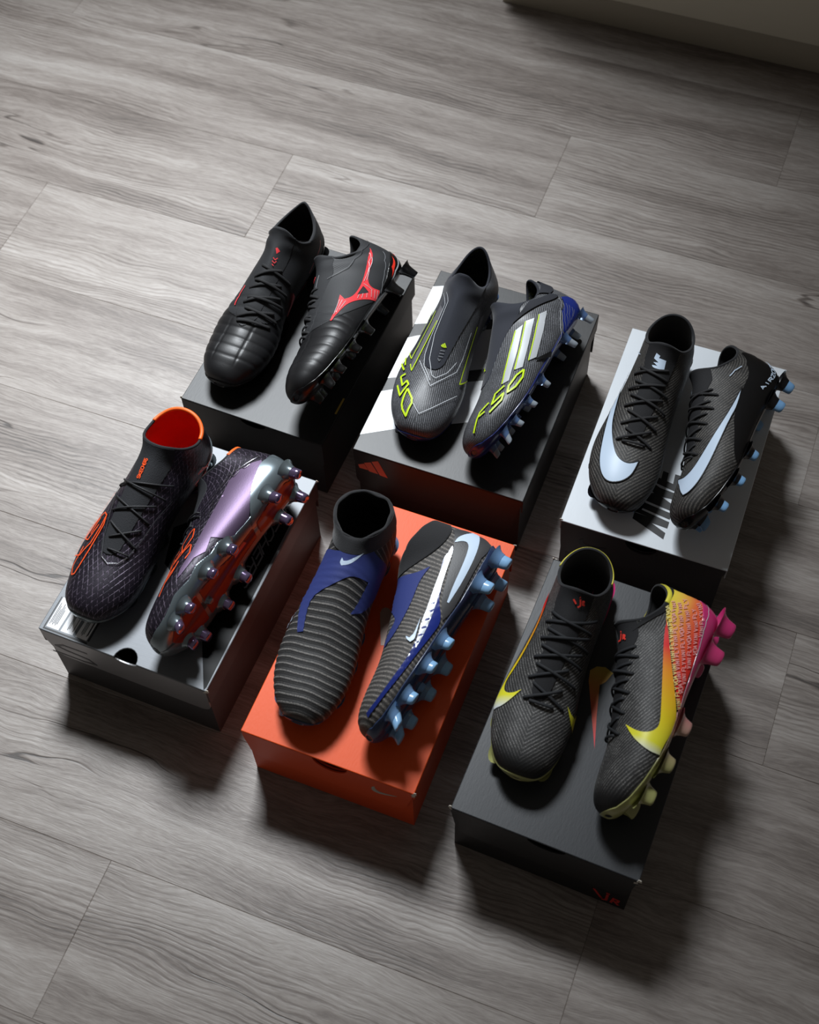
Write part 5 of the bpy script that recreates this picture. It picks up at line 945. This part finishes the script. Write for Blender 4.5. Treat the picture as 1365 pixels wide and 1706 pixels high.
_v = M_EF.math('ADD', M_EF.math('ADD', _x, M_EF.math('MULTIPLY', M_EF.math('MULTIPLY', _y, _y), 1.2)), M_EF.math('MULTIPLY', M_EF.math('SINE', M_EF.math('MULTIPLY', _y, 150.)), .0005))
_nz = M_EF.noise(1000., 2., .65)
_f = M_EF.math('MULTIPLY', M_EF.math('ADD', M_EF.math('MULTIPLY', M_EF.ss(_tri(M_EF, _v, .0056), .30, .95), .75), .25), M_EF.math('ADD', .25, M_EF.math('MULTIPLY', M_EF.ss(_nz, .38, .62), .75)))
M_EF.set(col=M_EF.mix(_f, lin((22, 22, 24)), lin((142, 136, 130))), rough=.7); M_EF.bump(_nz, .5, .0005); M_EF = M_EF.m
E_ = dict(disp_right=ridge_fine, m_upper_right=M_EF, disp=ridge, res=(240, 144), m_upper=M_EK, m_lining=plain('lining_e', (15, 15, 18), .85), m_collar=plain('sock_knit', (23, 23, 26), .85, grain=.8, gscale=1000, sheen=.2), m_sole=plain('ice_tpu', (58, 74, 110), .25, trans=.3), m_stud=plain('ice_stud', (112, 148, 190), .25, trans=.25), m_tip=plain('ice_tip', (138, 182, 222), .22), wob=.0006, collar_h=.0016,
    sock=lambda u, f, p: u-9.75-2.9*(1-np.cos(f))/2, blade=1.3, stud_r=1.45,
    sole_h=[(0, .016), (.03, .010), (.1, .005), (.2, .0055), (.26, .006), (.29, .008)],
    label_left='upright ridged knit boot with ankle sock and navy band on orange box', label_right='ridged knit boot lying on its side with ice blue studs on orange box')
# pair F
M_FK = knit('black_chevron_knit', (14, 14, 15), (150, 148, 146), .0044, .80, -.95, .36, .85, .002, .6, .35, fade=(.012, .035))
M_PINK = grad('pink_to_olive', (3.6, 0, 0, 0), [(0, (206, 52, 120)), (.42, (196, 66, 110)), (.62, (182, 150, 130)), (.8, (140, 140, 86)), (1, (170, 170, 110))], .22, coat=.4)
F_ = dict(band=plain('yellow_band', (226, 216, 70), .45), m_upper=M_FK, m_lining=LINING_K, m_collar=COLLAR_K, m_sole=M_PINK, m_stud=M_PINK, m_tip=None,
    tongue=(.0095, .020, 4.8), m_tongue=plain('tongue_f', (24, 24, 27), .8, grain=.6, gscale=1500), laces=.0019, m_lace=plain('lace_f', (30, 32, 36), .7, grain=.6, gscale=2600), blade=1.9, stud_r=1.3,
    sole_h=[(0, .034), (.03, .026), (.07, .014), (.11, .008), (.2, .007), (.26, .010), (.29, .012)],
    mats=dict(tick=grad('yellow_to_red_tick', (4.6, 0, 0, 0), [(0, (226, 40, 44)), (.40, (232, 44, 44)), (.52, (244, 150, 40)), (.78, (240, 214, 40)), (.93, (240, 236, 60)), (1, (226, 232, 236))], .4),
              heel=grad('yellow_to_red_heel', (0, 0, -12.5, 1.18), [(0, (244, 236, 70)), (.22, (244, 210, 80)), (.48, (240, 120, 70)), (.70, (232, 58, 44)), (1, (226, 40, 44))], .45), pinktext=plain('pale_pink', (240, 170, 168), .5), neon=plain('neon_red', (240, 64, 52), .5)),
    label_left='upright black boot with yellow heel edge and red tongue initials on dark grey box', label_right='black boot tipped on its side with yellow to red tick and pink sole')
for key, cfg in (('A', A_), ('B', B_), ('C', C_), ('D', D_), ('E', E_), ('F', F_)):
    for side in ('left', 'right'): make_boot(key, side, cfg)
